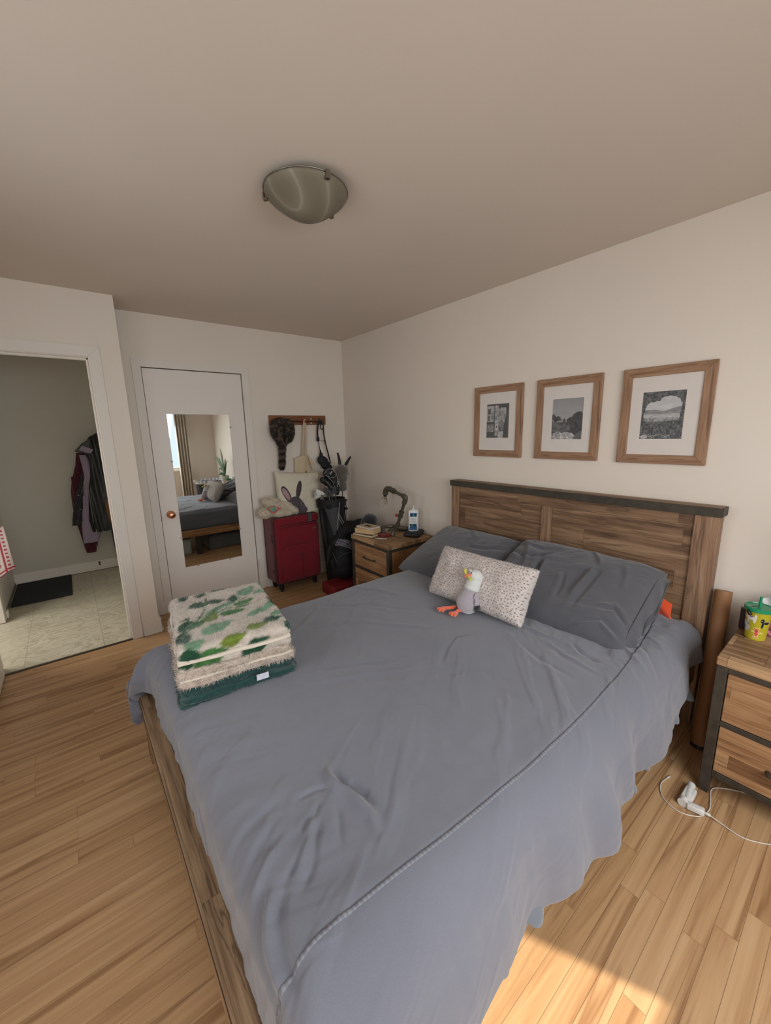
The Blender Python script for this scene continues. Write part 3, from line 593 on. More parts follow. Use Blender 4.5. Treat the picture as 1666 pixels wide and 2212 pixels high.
LEAVES = [(-2.134, -2.103, .045, .024, 60, 0), (-2.044, -1.967, .045, .026, 10, 0), (-1.978, -1.960, .034, .024, 0, 0), (-1.910, -1.975, .036, .020, 70, 0), (-1.935, -1.840, .034, .018, -30, 0), (-2.009, -1.835, .034, .018, 60, 0), (-2.085, -1.825, .036, .018, 80, 0),
 (-1.855, -1.825, .05, .020, 5, 0), (-1.88, -2.05, .048, .018, 20, 1), (-1.955, -2.10, .048, .022, -5, 1), (-2.042, -2.099, .034, .028, 40, 2), (-2.107, -2.120, .036, .030, 0, 1), (-2.165, -2.20, .045, .022, 80, 0), (-2.143, -2.275, .036, .028, 30, 3), (-2.045, -2.20, .055, .032, 20, 3), (-1.925, -2.29, .036, .024, 0, 2), (-2.02, -2.32, .045, .024, 10, 2), (-1.775, -1.833, .04, .018, 0, 1),
 (-1.85, -2.27, .04, .022, 0, 0), (-1.80, -2.22, .045, .018, 20, 3), (-1.86, -2.16, .06, .02, 20, 3), (-1.83, -1.93, .05, .03, 40, 3), (-1.77, -1.98, .04, .02, 0, 3), (-1.93, -2.02, .07, .012, 35, 3), (-2.00, -2.05, .06, .016, 30, 3), (-1.96, -1.77, .05, .02, 0, 3), (-1.80, -2.12, .04, .02, 60, 3), (-2.1, -1.75, .05, .03, 0, 1), (-1.79, -2.34, .04, .03, 20, 0), (-2.1, -2.36, .05, .03, 0, 1), (-1.95, -2.39, .05, .03, 20, 0), (-2.2, -2.05, .03, .05, 0, 0), (-2.21, -1.9, .03, .05, 0, 3), (-2.17, -2.33, .03, .03, 0, 0), (-1.72, -1.9, .03, .05, 0, 3), (-1.76, -2.1, .03, .05, 0, 0)]
LC4 = [C3(26, 72, 46), C3(64, 112, 56), C3(118, 136, 50), C3(116, 154, 122)]
def leafcol(co):
    n = len(co); base = C3(204, 192, 180)*(1+0.10*vnoise(co[:, 0]*120, co[:, 1]*120, 3))[:, None]; c = base.copy()
    x = co[:, 0]+0.004*vnoise(co[:, 0]*90, co[:, 1]*90+co[:, 2]*80, 8); y = co[:, 1]+(co[:, 2]-0.77)*0.9*np.sign(co[:, 1]+2.07)*-1 + 0.004*vnoise(co[:, 0]*80+5, co[:, 1]*80, 9)
    for kind in (3, 1, 2, 0):
        for lx, ly, a, b, an, k in LEAVES:
            if k != kind: continue
            t_ = math.radians(an); u = (x-lx)*math.cos(t_)+(y-ly)*math.sin(t_); v = -(x-lx)*math.sin(t_)+(y-ly)*math.cos(t_)
            e = (np.abs(u)/a/1.15)**1.4 + (np.abs(v)/(1.15*b*np.clip(1-0.35*u/a, 0.3, 1.7)))**1.8; m_ = sstep(1.15, 0.85, e)[:, None]
            cc = LC4[k]*(1+0.25*vnoise(x*60, y*60, 12))[:, None]; c = c*(1-m_)+cc*m_
    for pts in ([(-2.15, -2.17), (-2.05, -2.08), (-1.96, -2.03), (-1.86, -2.01)], [(-2.16, -2.15), (-2.05, -2.05), (-2.0, -1.9)]):
        d, _, _ = polydist(x, y, pts); m_ = sstep(0.006, 0.003, d)[:, None]; c = c*(1-m_)+C3(70, 110, 70)*m_
    return np.clip(c, 0, 1)
def sag(amp, seed, fr=9):
    def f(W, nn):
        n_ = fbm(W[:, 0]*fr, W[:, 1]*fr, 3, seed); W = W.copy(); W[:, 2] += amp*n_; W[:, 0] += nn[:, 0]*0.008*vnoise(W[:, 1]*14, W[:, 2]*30, seed+1); W[:, 1] += nn[:, 1]*0.010*vnoise(W[:, 0]*14, W[:, 2]*30, seed+2); return W
    return f
def blanket(name, label, layers, colfn, mat, fz, seed):
    root = None
    t_ = thing(name, label, 'blanket', (SC[0], SC[1], layers[0][2]-layers[0][5]))
    for i, (cx, cy, cz, hx, hy, hz) in enumerate(layers):
        V, F = rslab((cx, cy, cz), (hx, hy, hz), hz*0.97, (44, 60, 10), YAW, sag(0.006, seed+i))
        o = merged('folded_layer', V, F, mat, colfn=colfn); under(o, t_)
        fl, fn, fw = fz; fuzz(o, fn, fl, fw, seed+i, lay=0.9, curl=0.25)
    return t_
# bottom: dark green
zb = 0.563
grn = lambda co: C3(36, 70, 68)*(1+0.12*vnoise(co[:, 0]*70, co[:, 1]*70+co[:, 2]*50, 4))[:, None]
bl = blanket('folded_blanket', 'dark green plush blanket folded at the bottom of the stack on the bed', [(SC[0]+.005, SC[1], zb+.019, .208, .262, .019), (SC[0]-.002, SC[1]+.004, zb+.048, .203, .256, .017)], grn, M_pile, (0.010, 30000, 0.0016), 3)
M_binding_g = fabric('green_binding', srgb(24, 64, 60), wr=0.2); M_binding_w = fabric('cream_binding', srgb(208, 196, 180), wr=0.3, bump=0.3); M_tagw = plain('white_tag', srgb(190, 192, 204), 0.6)
def binding(parent, z, hx, hy, hz, mat, seed, dy=0, dx=0):
    V, F = rslab((SC[0]+dx, SC[1]+dy, z), (hx, hy, hz), hz*0.95, (50, 40, 8), YAW, sag(0.004, seed, 12)); o = merged('edge_binding', V, F, mat); return under(o, parent)
binding(bl, zb+.034, .207, .264, .004, M_binding_g, 5); binding(bl, zb+.0045, .209, .266, .0045, M_binding_g, 6)
rot = Matrix.Translation((SC[0], SC[1], 0)) @ Matrix.Rotation(YAW, 4, 'Z')
bm = B(); bx(bm, (0.055, -0.272, zb+.026), (0.100, -0.270, zb+.050), M=rot); obj('care_label', bm, M_tagw, bl)
# middle: beige sherpa
bge = lambda co: C3(196, 180, 166)*(1+0.07*vnoise(co[:, 0]*150, co[:, 1]*150+co[:, 2]*90, 4))[:, None]
z2 = zb+.064
bl2 = blanket('folded_blanket', 'shaggy beige sherpa blanket folded in the middle of the stack on the bed', [(SC[0]+.004, SC[1]+.002, z2+.020, .205, .262, .020), (SC[0]-.006, SC[1]+.006, z2+.055, .200, .268, .018)], bge, M_pile, (0.013, 26000, 0.0020), 13)
binding(bl2, z2+.038, .202, .266, .004, M_binding_w, 8)
# top: leaf print
z3 = z2+.070
bl3 = blanket('folded_blanket', 'cream fleece blanket with green leaf print on top of the folded stack', [(SC[0]+.002, SC[1]-.004, z3+.016, .196, .262, .016), (SC[0]+.004, SC[1]+.004, z3+.060, .200, .270, .026)], leafcol, M_pile, (0.0065, 42000, 0.0014), 23)
binding(bl3, z3+.036, .202, .271, .0085, M_binding_w, 9)

# ---- pillows
def pillow(name, M, w, h, t, mat, n=(90, 60), pw=0.42, pinch=0.05, wr=0.004, colfn=None, seed=1, sagf=None, fr=6, folds=()):
    u = np.linspace(-1, 1, n[0]); v = np.linspace(-1, 1, n[1]); U, Vv = np.meshgrid(u, v, indexing='ij'); Vs = []; Fs = []
    prof = np.clip((1-U**4)*(1-Vv**4), 0, 1)**pw
    X = U*w/2*(1-pinch*(1-Vv**2)*np.abs(U)**3); Y = Vv*h/2*(1-pinch*(1-U**2)*np.abs(Vv)**3)
    for sgn in (1, -1):
        nz = wr*(fbm(X*fr*3+seed, Y*fr*3, 3, seed+sgn)+1.6*np.maximum(0, fbm((X+Y*.5)*fr*2.2, (Y-X*.4)*fr*6, 3, seed+5+sgn)-.1))*np.minimum(1, prof*1.6)
        Z = sgn*(prof*t/2+nz*1.0)
        for pts, w_, a in folds:
            d, sg, tt = polydist(X, Y, [(p_[0]*w/2, p_[1]*h/2) for p_ in pts]); f = np.clip(np.sin(np.clip(tt, 0.04, 0.96)*PI)*1.7, 0, 1); Z = Z + a*f*np.minimum(1, prof*2)*(np.exp(-(d/w_)**2)-0.5*np.exp(-((sg-w_*2)/w_/1.4)**2)*np.exp(-np.maximum(0, d-3*w_)**2/w_**2))
        if sagf is not None: Z = Z + sagf(U, Vv)
        Vs.append(np.stack([X, Y, Z], -1).reshape(-1, 3))
    f1 = gridfaces(*n); f2 = gridfaces(*n, off=n[0]*n[1])[:, ::-1]
    V = np.concatenate(Vs); Mn = np.array(M); W = V@Mn[:3, :3].T+Mn[:3, 3]
    o = merged(name, W, f1.tolist()+f2.tolist(), mat)
    if colfn is not None:
        me = o.data; iM = np.linalg.inv(Mn); co = np.empty(len(me.vertices)*3); me.vertices.foreach_get('co', co); co = co.reshape(-1, 3); L = co@iM[:3, :3].T+iM[:3, 3]
        c4 = np.ones((len(co), 4)); c4[:, :3] = colfn(L[:, 0]/w*2, L[:, 1]/h*2, L[:, 2]); ca = me.color_attributes.new('Col', 'FLOAT_COLOR', 'POINT'); ca.data.foreach_set('color', c4.ravel())
    return o
def MX(loc, xd, yd):
    xd = Vector(xd).normalized(); z = xd.cross(Vector(yd)).normalized(); yd = z.cross(xd); return Matrix(((xd[0], yd[0], z[0], loc[0]), (xd[1], yd[1], z[1], loc[1]), (xd[2], yd[2], z[2], loc[2]), (0, 0, 0, 1)))
# left pillow leans on the headboard, right pillow lies flatter
p = pillow('pillow', MX((-0.400, -2.015, 0.655), (0, -1, 0.0), (0.88, 0, 0.36)), 0.72, 0.56, 0.17, M_pillow, (200, 150), 0.40, 0.03, 0.004, seed=4, fr=2.5, folds=[([(-.2, .9), (.1, .5), (.2, .1)], .014, .008), ([(.9, .5), (.5, .2), (.1, .1)], .014, -.007), ([(.95, -.6), (.6, -.3), (.3, -.35)], .012, .006), ([(-.6, .8), (-.4, .4)], .014, -.006), ([(.9, .9), (.6, .5)], .012, .008)]); tag(rebase(p), 'dark grey pillow at the far side of the bed, nearest the lamp', 'pillow', 'pillows in dark grey cases')
p = pillow('pillow', MX((-0.415, -2.740, 0.665), (0.06, -1, -0.03), (0.88, 0.06, 0.34)), 0.78, 0.62, 0.19, M_pillow, (260, 200), 0.36, 0.02, 0.006, seed=9, fr=2.2, folds=[([(-.42, .35), (-.36, 0), (-.33, -.75)], .014, -.016), ([(-.34, .3), (-.28, -.1), (-.27, -.6)], .012, .010), ([(.38, .5), (.36, 0), (.33, -.75)], .013, -.012), ([(.30, .4), (.27, 0), (.25, -.5)], .013, .009), ([(-1, .45), (-.7, .25), (-.5, .3), (-.25, .6)], .015, -.013), ([(-.9, .7), (-.5, .6), (-.2, .75)], .013, .010), ([(-.95, -.3), (-.7, -.6), (-.45, -.9)], .012, .013), ([(-.98, -.1), (-.75, -.4), (-.4, -.75)], .012, -.012), ([(0, .1), (.08, -.3), (.1, -.6)], .011, -.009), ([(.1, .95), (.3, .6), (.36, .4)], .012, .008), ([(.95, -.9), (.7, -.75), (.4, -.95)], .012, .012), ([(.95, -.6), (.75, -.4), (.6, -.5)], .010, -.009), ([(.6, .7), (.7, .3), (.72, 0)], .014, .007), ([(-.95, .9), (-.7, .5), (-.55, 0), (-.6, -.5)], .016, .010)]); pr = rebase(p); tag(pr, 'rumpled dark grey pillow with an open end, nearest the window side', 'pillow', 'pillows in dark grey cases')
# open end of its case: a loose hanging flange
nu, nv_ = 90, 14; U, Vv = np.meshgrid(np.linspace(-1, 1, nu), np.linspace(0, 1, nv_), indexing='ij')
Mx = np.array(MX((-0.415, -2.740, 0.665), (0.06, -1, -0.03), (0.88, 0.06, 0.34)))
for sgn in (1, -1):
    X_ = 0.375+Vv*0.036+0.006*np.sin(U*6)*Vv; Y_ = U*0.285*(1-0.04*Vv); Z_ = sgn*(0.045*np.clip(1-U**6, 0, 1)*(1-0.35*Vv))+0.005*np.sin(U*11+Vv*4)*Vv - 0.016*Vv+0.006*np.sin(U*31)*Vv*sstep(.3, 1, -U*np.sign(1))
    L = np.stack([X_, Y_, Z_], -1).reshape(-1, 3); o = npmesh('case_flange', L@Mx[:3, :3].T+Mx[:3, 3], gridfaces(nu, nv_), M_pillow); under(o, pr); o.modifiers.new('s', 'SOLIDIFY').thickness = 0.003
# black gap lining of the left pillow's case end
# orange cloth stuffed behind the pillow
M_orange = fabric('orange_cloth', srgb(222, 82, 40), srgb(206, 70, 34), wr=0.3)
U, Vv = np.meshgrid(np.linspace(0, 1, 30), np.linspace(0, 1, 20), indexing='ij')
Yc = -2.96-0.205*U+0.010*Vv; Zc = 0.715-0.090*U**1.2-0.110*(1-Vv)*(1-0.15*U)-0.0; Xc = -0.135-0.01*np.sin(U*6+Vv*5)-0.02*(1-Vv)
oc = npmesh('orange_cloth', np.stack([Xc, Yc, Zc], -1).reshape(-1, 3), gridfaces(30, 20), M_orange); oc.modifiers.new('s', 'SOLIDIFY').thickness = 0.012
tag(rebase(oc), 'bright orange cloth sticking out between the pillow and the headboard', 'cloth')
# ---- spotted sherpa cushion
dots = []
rr = np.random.default_rng(5)
for i in range(40):
    for j in range(18): dots.append(((i+0.5*(j % 2))/20-1+rr.normal()*0.011, (j+0.5)/9-1+rr.normal()*0.022))
dots = np.array(dots)
def spotcol(u, v, z):
    c = np.tile(C3(214, 203, 197), (len(u), 1)); D = np.full(len(u), 9.0)
    for i in range(0, len(dots), 60):
        d = np.sqrt(((u[:, None]-dots[None, i:i+60, 0])*0.29)**2+((v[:, None]-dots[None, i:i+60, 1])*0.145)**2).min(1); D = np.minimum(D, d)
    m_ = (sstep(0.0036, 0.0022, D)*(0.55+0.45*sstep(-0.2, 0.5, np.abs(u)))*(z > 0))[:, None]; return c*(1-m_)+C3(128, 116, 114)*m_
cu = pillow('cushion', MX((-0.775, -2.458, 0.708), (0.015, -1, 0.008), (0.50, 0, 0.86)), 0.60, 0.285, 0.15, M_pile, (330, 160), 0.40, 0.04, 0.006, spotcol, seed=3)
fuzz(cu, 34000, 0.0065, 0.0013, 5, lay=0.5, curl=0.35); tag(rebase(cu), 'pale sherpa cushion with small grey spots leaning on the pillows', 'cushion')

# ---- seagull plush toy with a banana-yellow strip in its beak
GX, GY, GZ = -0.905, -2.475, 0.578
gl = thing('seagull_plush', 'seagull plush toy with a yellow fry in its orange beak, sitting against the cushion', 'plush toy', (GX, GY, GZ))
M_gwhite = fabric('plush_white', srgb(206, 206, 202), weave=500, sheen=0.6); M_ggrey = fabric('plush_grey', srgb(160, 150, 156), srgb(150, 141, 148), weave=500, sheen=0.8); M_gor = fabric('plush_orange', srgb(232, 100, 62), weave=500, sheen=0.5); M_gblk = fabric('plush_black', srgb(30, 30, 36), weave=500); M_gyel = fabric('plush_yellow', srgb(206, 200, 74), weave=500); M_gblkey = plain('bead_black', srgb(16, 14, 14), 0.15)
ax_ = Vector((0.30, -0.10, 1.0)).normalized()    # leans back into the cushion
def gp(h, dx=0, dy=0): return (GX+ax_[0]*h+dx, GY+ax_[1]*h+dy, GZ+ax_[2]*h)
from mathutils import Euler
ge = ax_.to_track_quat('Z', 'Y').to_euler()
blob('body', [(gp(0.055), (0.054, 0.062, 0.056), ge), (gp(0.090), (0.046, 0.052, 0.050), ge), (gp(0.125), (0.040, 0.044, 0.030), ge)], M_ggrey, gl, 0.004, 8)
blob('head', [(gp(0.140), (0.041, 0.044, 0.030), ge), (gp(0.168), (0.040, 0.043, 0.036), ge), (gp(0.196, -0.002), (0.038, 0.040, 0.038), ge)], M_gwhite, gl, 0.004, 8)
# face direction: toward the foot of the bed and slightly toward the camera
fd = Vector((-0.80, 0.30, 0.28)).normalized(); fr_ = fd.cross(ax_).normalized()
hc = Vector(gp(0.197))
for s_ in (-1, 1):
    c = hc + fd*0.031 + fr_*0.013*s_ + ax_*0.018
    bm = B(); bmesh.ops.create_icosphere(bm, subdivisions=3, radius=0.0115, matrix=Matrix.Translation(c)); e_ = obj('eye', bm, M_gwhite, gl, smooth=True)
    bm = B(); bmesh.ops.create_icosphere(bm, subdivisions=2, radius=0.0036, matrix=Matrix.Translation(c+(fd+Vector((-0.1, -0.5, 0.2))*0.6).normalized()*0.0105)); obj('pupil', bm, M_gblkey, e_, smooth=True)
bk = blob('beak', [(hc+fd*0.042+ax_*0.002, (0.012, 0.012, 0.010)), (hc+fd*0.054-ax_*0.003, (0.010, 0.010, 0.008)), (hc+fd*0.060-ax_*0.009, (0.006, 0.006, 0.007))], M_gor, gl, 0.0022, 4)
bm = B(); fc = hc+fd*0.050-ax_*0.001
tube(bm, bez([fc+fr_*0.036+ax_*0.026, fc+fr_*0.026+ax_*0.008, fc+fr_*0.010, fc-fr_*0.012-ax_*0.003, fc-fr_*0.034-ax_*0.010, fc-fr_*0.042-ax_*0.009], 5), [0.004]+[0.0072]*23+[0.006, 0.004], 10); obj('french_fry', bm, M_gyel, gl, smooth=True)
for s_ in (-1, 1):
    sd = Vector((0.25, 1, 0)) * s_
    base = Vector(gp(0.118))+sd*0.040; w0 = blob('wing', [(base+Vector((-0.002, 0, -0.012))+sd*0.004, (0.020, 0.011, 0.022)), (base+Vector((-0.004, 0, -0.040))+sd*0.013, (0.022, 0.010, 0.024))], M_ggrey, gl, 0.003, 6)
    blob('wing_tip', [(base+Vector((-0.008, 0, -0.064))+sd*0.017, (0.020, 0.010, 0.018)), (base+Vector((-0.010, 0, -0.078))+sd*0.017, (0.012, 0.008, 0.013))], M_gblk, gl, 0.003, 4)
for fx, fy, kx, ky in ((-0.975, -2.385, -0.93, -2.42), (-0.968, -2.462, -0.935, -2.468)):
    bm = B(); tube(bm, bez([(kx+0.015, ky, GZ+0.020), (kx-0.012, ky+0.006, GZ+0.020), (fx+0.012, fy, GZ+0.013)], 5), 0.009, 10); lg = obj('leg', bm, M_gor, gl, smooth=True)
    o = blob('foot', [((fx+0.004, fy, GZ+0.013), (0.014, 0.014, 0.012)), ((fx-0.014, fy+0.012, GZ+0.013), (0.015, 0.008, 0.010), (0, 0, -0.6)), ((fx-0.017, fy, GZ+0.013), (0.016, 0.008, 0.010)), ((fx-0.012, fy-0.012, GZ+0.013), (0.015, 0.008, 0.010), (0, 0, 0.6))], M_gor, gl, 0.0022, 3)

# ------------------------------------------------------------------ framed photographs
def polymask(U, V, pts):
    m_ = np.zeros(U.shape, bool); n = len(pts); j = n-1
    for i in range(n):
        xi, yi = pts[i]; xj, yj = pts[j]
        c = ((yi > V) != (yj > V)) & (U < (xj-xi)*(V-yi)/(yj-yi+1e-12)+xi); m_ ^= c; j = i
    return m_
def photo_room(u, v):      # v measured downward
    g = 0.10+0.05*fbm(u*30, v*30, 3, 2)
    g = np.where(v < 0.06, 0.12, g)
    def R(a, b, c, d, val, tex=0.1, f=40):
        nonlocal g; k = (u > a) & (u < b) & (v > c) & (v < d); g = np.where(k, val+tex*fbm(u*f, v*f, 3, int(val*100)), g)
    R(0.02, 0.34, 0.06, 0.52, 0.55, 0.15); R(0.06, 0.18, 0.14, 0.30, 0.12); R(0.05, 0.16, 0.34, 0.50, 0.2); R(0.20, 0.33, 0.2, 0.48, 0.42, 0.35, 25); R(0.04, 0.33, 0.60, 0.82, 0.36, 0.3, 30)
    R(0.37, 0.55, 0.05, 0.95, 0.50, 0.35, 22); R(0.42, 0.50, 0.60, 0.75, 0.85); R(0.44, 0.48, 0.63, 0.71, 0.1); R(0.38, 0.50, 0.80, 0.97, 0.14); R(0.40, 0.48, 0.83, 0.93, 0.6)
    R(0.56, 0.86, 0.14, 0.62, 0.40, 0.4, 18); R(0.62, 0.84, 0.12, 0.24, 0.55, 0.1); R(0.56, 0.76, 0.62, 0.78, 0.35, 0.4, 30); R(0.54, 0.78, 0.80, 0.99, 0.62, 0.2, 14)
    k = polymask(u, v, [(0.88, 0.30), (0.96, 0.30), (1, 1), (0.74, 1), (0.78, 0.60), (0.84, 0.48)]); g = np.where(k, 0.06, g)
    R(0.345, 0.365, 0, 1, 0.04, 0); R(0, 0.34, 0.54, 0.58, 0.08, 0); R(0.9, 1, 0, 1, 0.12, 0.05)
    return g
def photo_beach(u, v):
    g = 0.62-0.14*(1-v)+0.02*fbm(u*8, v*8, 3, 4); n = fbm(u*18, v*18, 4, 6)
    g = np.where(v > 0.50, 0.42+0.3*fbm(u*10, v*60, 3, 8)*0.6, g)
    k = polymask(u, v, [(0, 0.40), (0.08, 0.36), (0.14, 0.44), (0.2, 0.42), (0.28, 0.44), (0.31, 0.52), (0.16, 0.56), (0.12, 0.70), (0.22, 0.80), (0, 0.86)]); g = np.where(k, 0.16+0.45*np.maximum(n, -0.1)*(u < 0.2), g)
    k = polymask(u, v, [(0.38, 0.55), (0.40, 0.48), (0.42, 0.48), (0.45, 0.56), (0.44, 0.60), (0.38, 0.60)]); g = np.where(k, 0.12, g)
    g = np.where((v > 0.58), 0.22+0.18*fbm(u*9, v*34, 3, 15), g)
    k = polymask(u, v, [(0.50, 0.52), (0.56, 0.47), (0.64, 0.46), (0.72, 0.38), (0.84, 0.33), (0.94, 0.34), (1, 0.42), (1, 1), (0.76, 0.88), (0.60, 0.80), (0.62, 0.66), (0.48, 0.64)]); g = np.where(k, 0.13+0.10*n, g)
    k = polymask(u, v, [(0, 0.88), (0.14, 0.84), (0.22, 0.80), (0.34, 0.84), (0.5, 0.82), (0.68, 0.84), (0.76, 0.9), (0.74, 1), (0, 1)]); g = np.where(k, 0.60+0.5*n, g)
    k = polymask(u, v, [(0.76, 0.92), (0.95, 0.78), (1, 0.84), (1, 1), (0.74, 1)]); g = np.where(k, 0.28+0.08*n, g)
    return g
def photo_valley(u, v):
    n = fbm(u*26, v*26, 4, 3); n2 = fbm(u*60, v*60, 3, 7); g = 0.20+0.30*n+0.2*n2
    hole = polymask(u, v, [(0.06, 0.46), (0.10, 0.34), (0.16, 0.25), (0.28, 0.22), (0.42, 0.20), (0.48, 0.12), (0.66, 0.10), (0.76, 0.13), (0.86, 0.17), (0.92, 0.28), (0.90, 0.45), (0.88, 0.60), (0.5, 0.63), (0.08, 0.62)])
    uu = u+0.02*n2; hole = polymask(uu, v+0.02*n, [(0.06, 0.46), (0.10, 0.34), (0.16, 0.25), (0.28, 0.22), (0.42, 0.20), (0.48, 0.12), (0.66, 0.10), (0.76, 0.13), (0.86, 0.17), (0.92, 0.28), (0.90, 0.45), (0.88, 0.60), (0.5, 0.63), (0.08, 0.62)])
    sky = 0.70+0.12*fbm(u*5, v*9, 4, 9); ridge = 0.40-0.02*np.sin(u*7)-0.07*sstep(0.5, 0.8, u); inn = np.where(v < ridge, sky, 0.38+0.14*fbm(u*9, v*30, 4, 11)); inn = np.where(v > 0.47, 0.62+0.15*fbm(u*12, v*50, 3, 13), inn); inn = np.where(v > 0.55, 0.45+0.3*fbm(u*30, v*50, 3, 14), inn)
    g = np.where(hole, inn, np.where(v < 0.3, 0.16+0.22*n+0.15*np.maximum(n2, 0), g*0.8)); g = np.where((v > 0.88) & (np.abs(fbm(u*7, v*16, 2, 19)) < 0.05), 0.5, g)
    k = ((u-0.12)/0.09)**2+((v-0.95)/0.04)**2 < 1; g = np.where(k, 0.62+0.3*n2, g); return g
M_fw = NT('frame_wood'); P = M_fw.pos()
sp = M_fw.sepxyz(P); ny = M_fw.noise(M_fw.comb(M_fw.math('MULTIPLY', sp[0], 30), M_fw.math('MULTIPLY', sp[1], 3.5), M_fw.math('MULTIPLY', sp[2], 60)), 1, 5, 0.6, 1.0)
M_fwh_c = M_fw.ramp(ny, [(0.3, srgb(112, 80, 56)), (0.5, srgb(146, 110, 82)), (0.7, srgb(166, 130, 100))]); M_fw.col(M_fwh_c); M_fw.rough(0.5); M_frame_h = M_fw.m
M_fw = NT('frame_wood_upright'); sp = M_fw.sepxyz(M_fw.pos()); ny = M_fw.noise(M_fw.comb(M_fw.math('MULTIPLY', sp[0], 30), M_fw.math('MULTIPLY', sp[1], 60), M_fw.math('MULTIPLY', sp[2], 3.5)), 1, 5, 0.6, 1.0); M_fw.col(M_fw.ramp(ny, [(0.3, srgb(112, 80, 56)), (0.5, srgb(146, 110, 82)), (0.7, srgb(166, 130, 100))])); M_fw.rough(0.5); M_frame_v = M_fw.m
M_mat = plain('mat_board', srgb(214, 205, 198), 0.9, nscale=20, namt=0.02); M_print = vcol('photo_print', 0.35, 0, 0.4)
def picture(y, z, W, Hh, fn, label, pw_, ph_, pdy, pdz):
    """y: left edge as seen, z: bottom"""
    t_ = thing('picture_frame', label, 'picture', (-0.001, y-W/2, z), 'wood framed black and white photographs'); fw_ = 0.046
    xb, xf = -0.002, -0.020
    for nm, poly, mt_ in (('frame_rail', [(0, 0), (W, 0), (W-fw_, fw_), (fw_, fw_)], M_frame_h), ('frame_rail', [(0, Hh), (fw_, Hh-fw_), (W-fw_, Hh-fw_), (W, Hh)], M_frame_h), ('frame_stile', [(0, 0), (fw_, fw_), (fw_, Hh-fw_), (0, Hh)], M_frame_v), ('frame_stile', [(W, 0), (W, Hh), (W-fw_, Hh-fw_), (W-fw_, fw_)], M_frame_v)):
        bm = B(); prism(bm, [(xb, y-a, z+b) for a, b in poly], (xf-xb, 0, 0)); bmesh.ops.bevel(bm, geom=[e for e in bm.edges], offset=0.0015, segments=1, affect='EDGES'); obj(nm, bm, mt_, t_)
    bm = B(); a0, b0, a1, b1 = fw_-0.002, fw_-0.002, W-fw_+0.002, Hh-fw_+0.002; ca, cb = W/2+pdy, Hh/2+pdz
    a2, a3, b2, b3 = ca-pw_/2, ca+pw_/2, cb-ph_/2, cb+ph_/2
    for A, Bq_ in (((a0, b0), (a1, b2)), ((a0, b3), (a1, b1)), ((a0, b2), (a2, b3)), ((a3, b2), (a1, b3))): bx(bm, (-0.0125, y-Bq_[0], z+A[1]), (-0.010, y-A[0], z+Bq_[1]))
    obj('mat_board', bm, M_mat, t_)
    n1, n2 = 150, 180; U, V = np.meshgrid(np.linspace(0, 1, n1), np.linspace(0, 1, n2), indexing='ij')
    g = np.clip(fn(U, V), 0.02, 0.95); g = 0.03+g**1.5*0.75
    P_ = np.stack([np.full(U.shape, -0.0098), y-(a2-0.002+U*(a3-a2+0.004)), z+b3+0.002-V*(b3-b2+0.004)], -1).reshape(-1, 3); cc = np.repeat(g.reshape(-1, 1), 3, 1)*np.array([1.0, 0.97, 0.97])
    npmesh('photo_print', P_, gridfaces(n1, n2), M_print, t_, cc, smooth=False)
picture(-1.786, 1.316, 0.396, 0.487, photo_room, 'wood framed photograph of a dim room interior, smallest-looking, leftmost over the headboard', 0.184, 0.232, 0.002, 0.005)
picture(-2.283, 1.316, 0.396, 0.487, photo_beach, 'wood framed photograph of dark rocks on a shore, middle one over the headboard', 0.190, 0.240, 0.004, 0.0)
picture(-2.786, 1.314, 0.398, 0.487, photo_valley, 'wood framed photograph of hills seen through foliage, rightmost over the headboard', 0.188, 0.236, -0.004, 0.002)
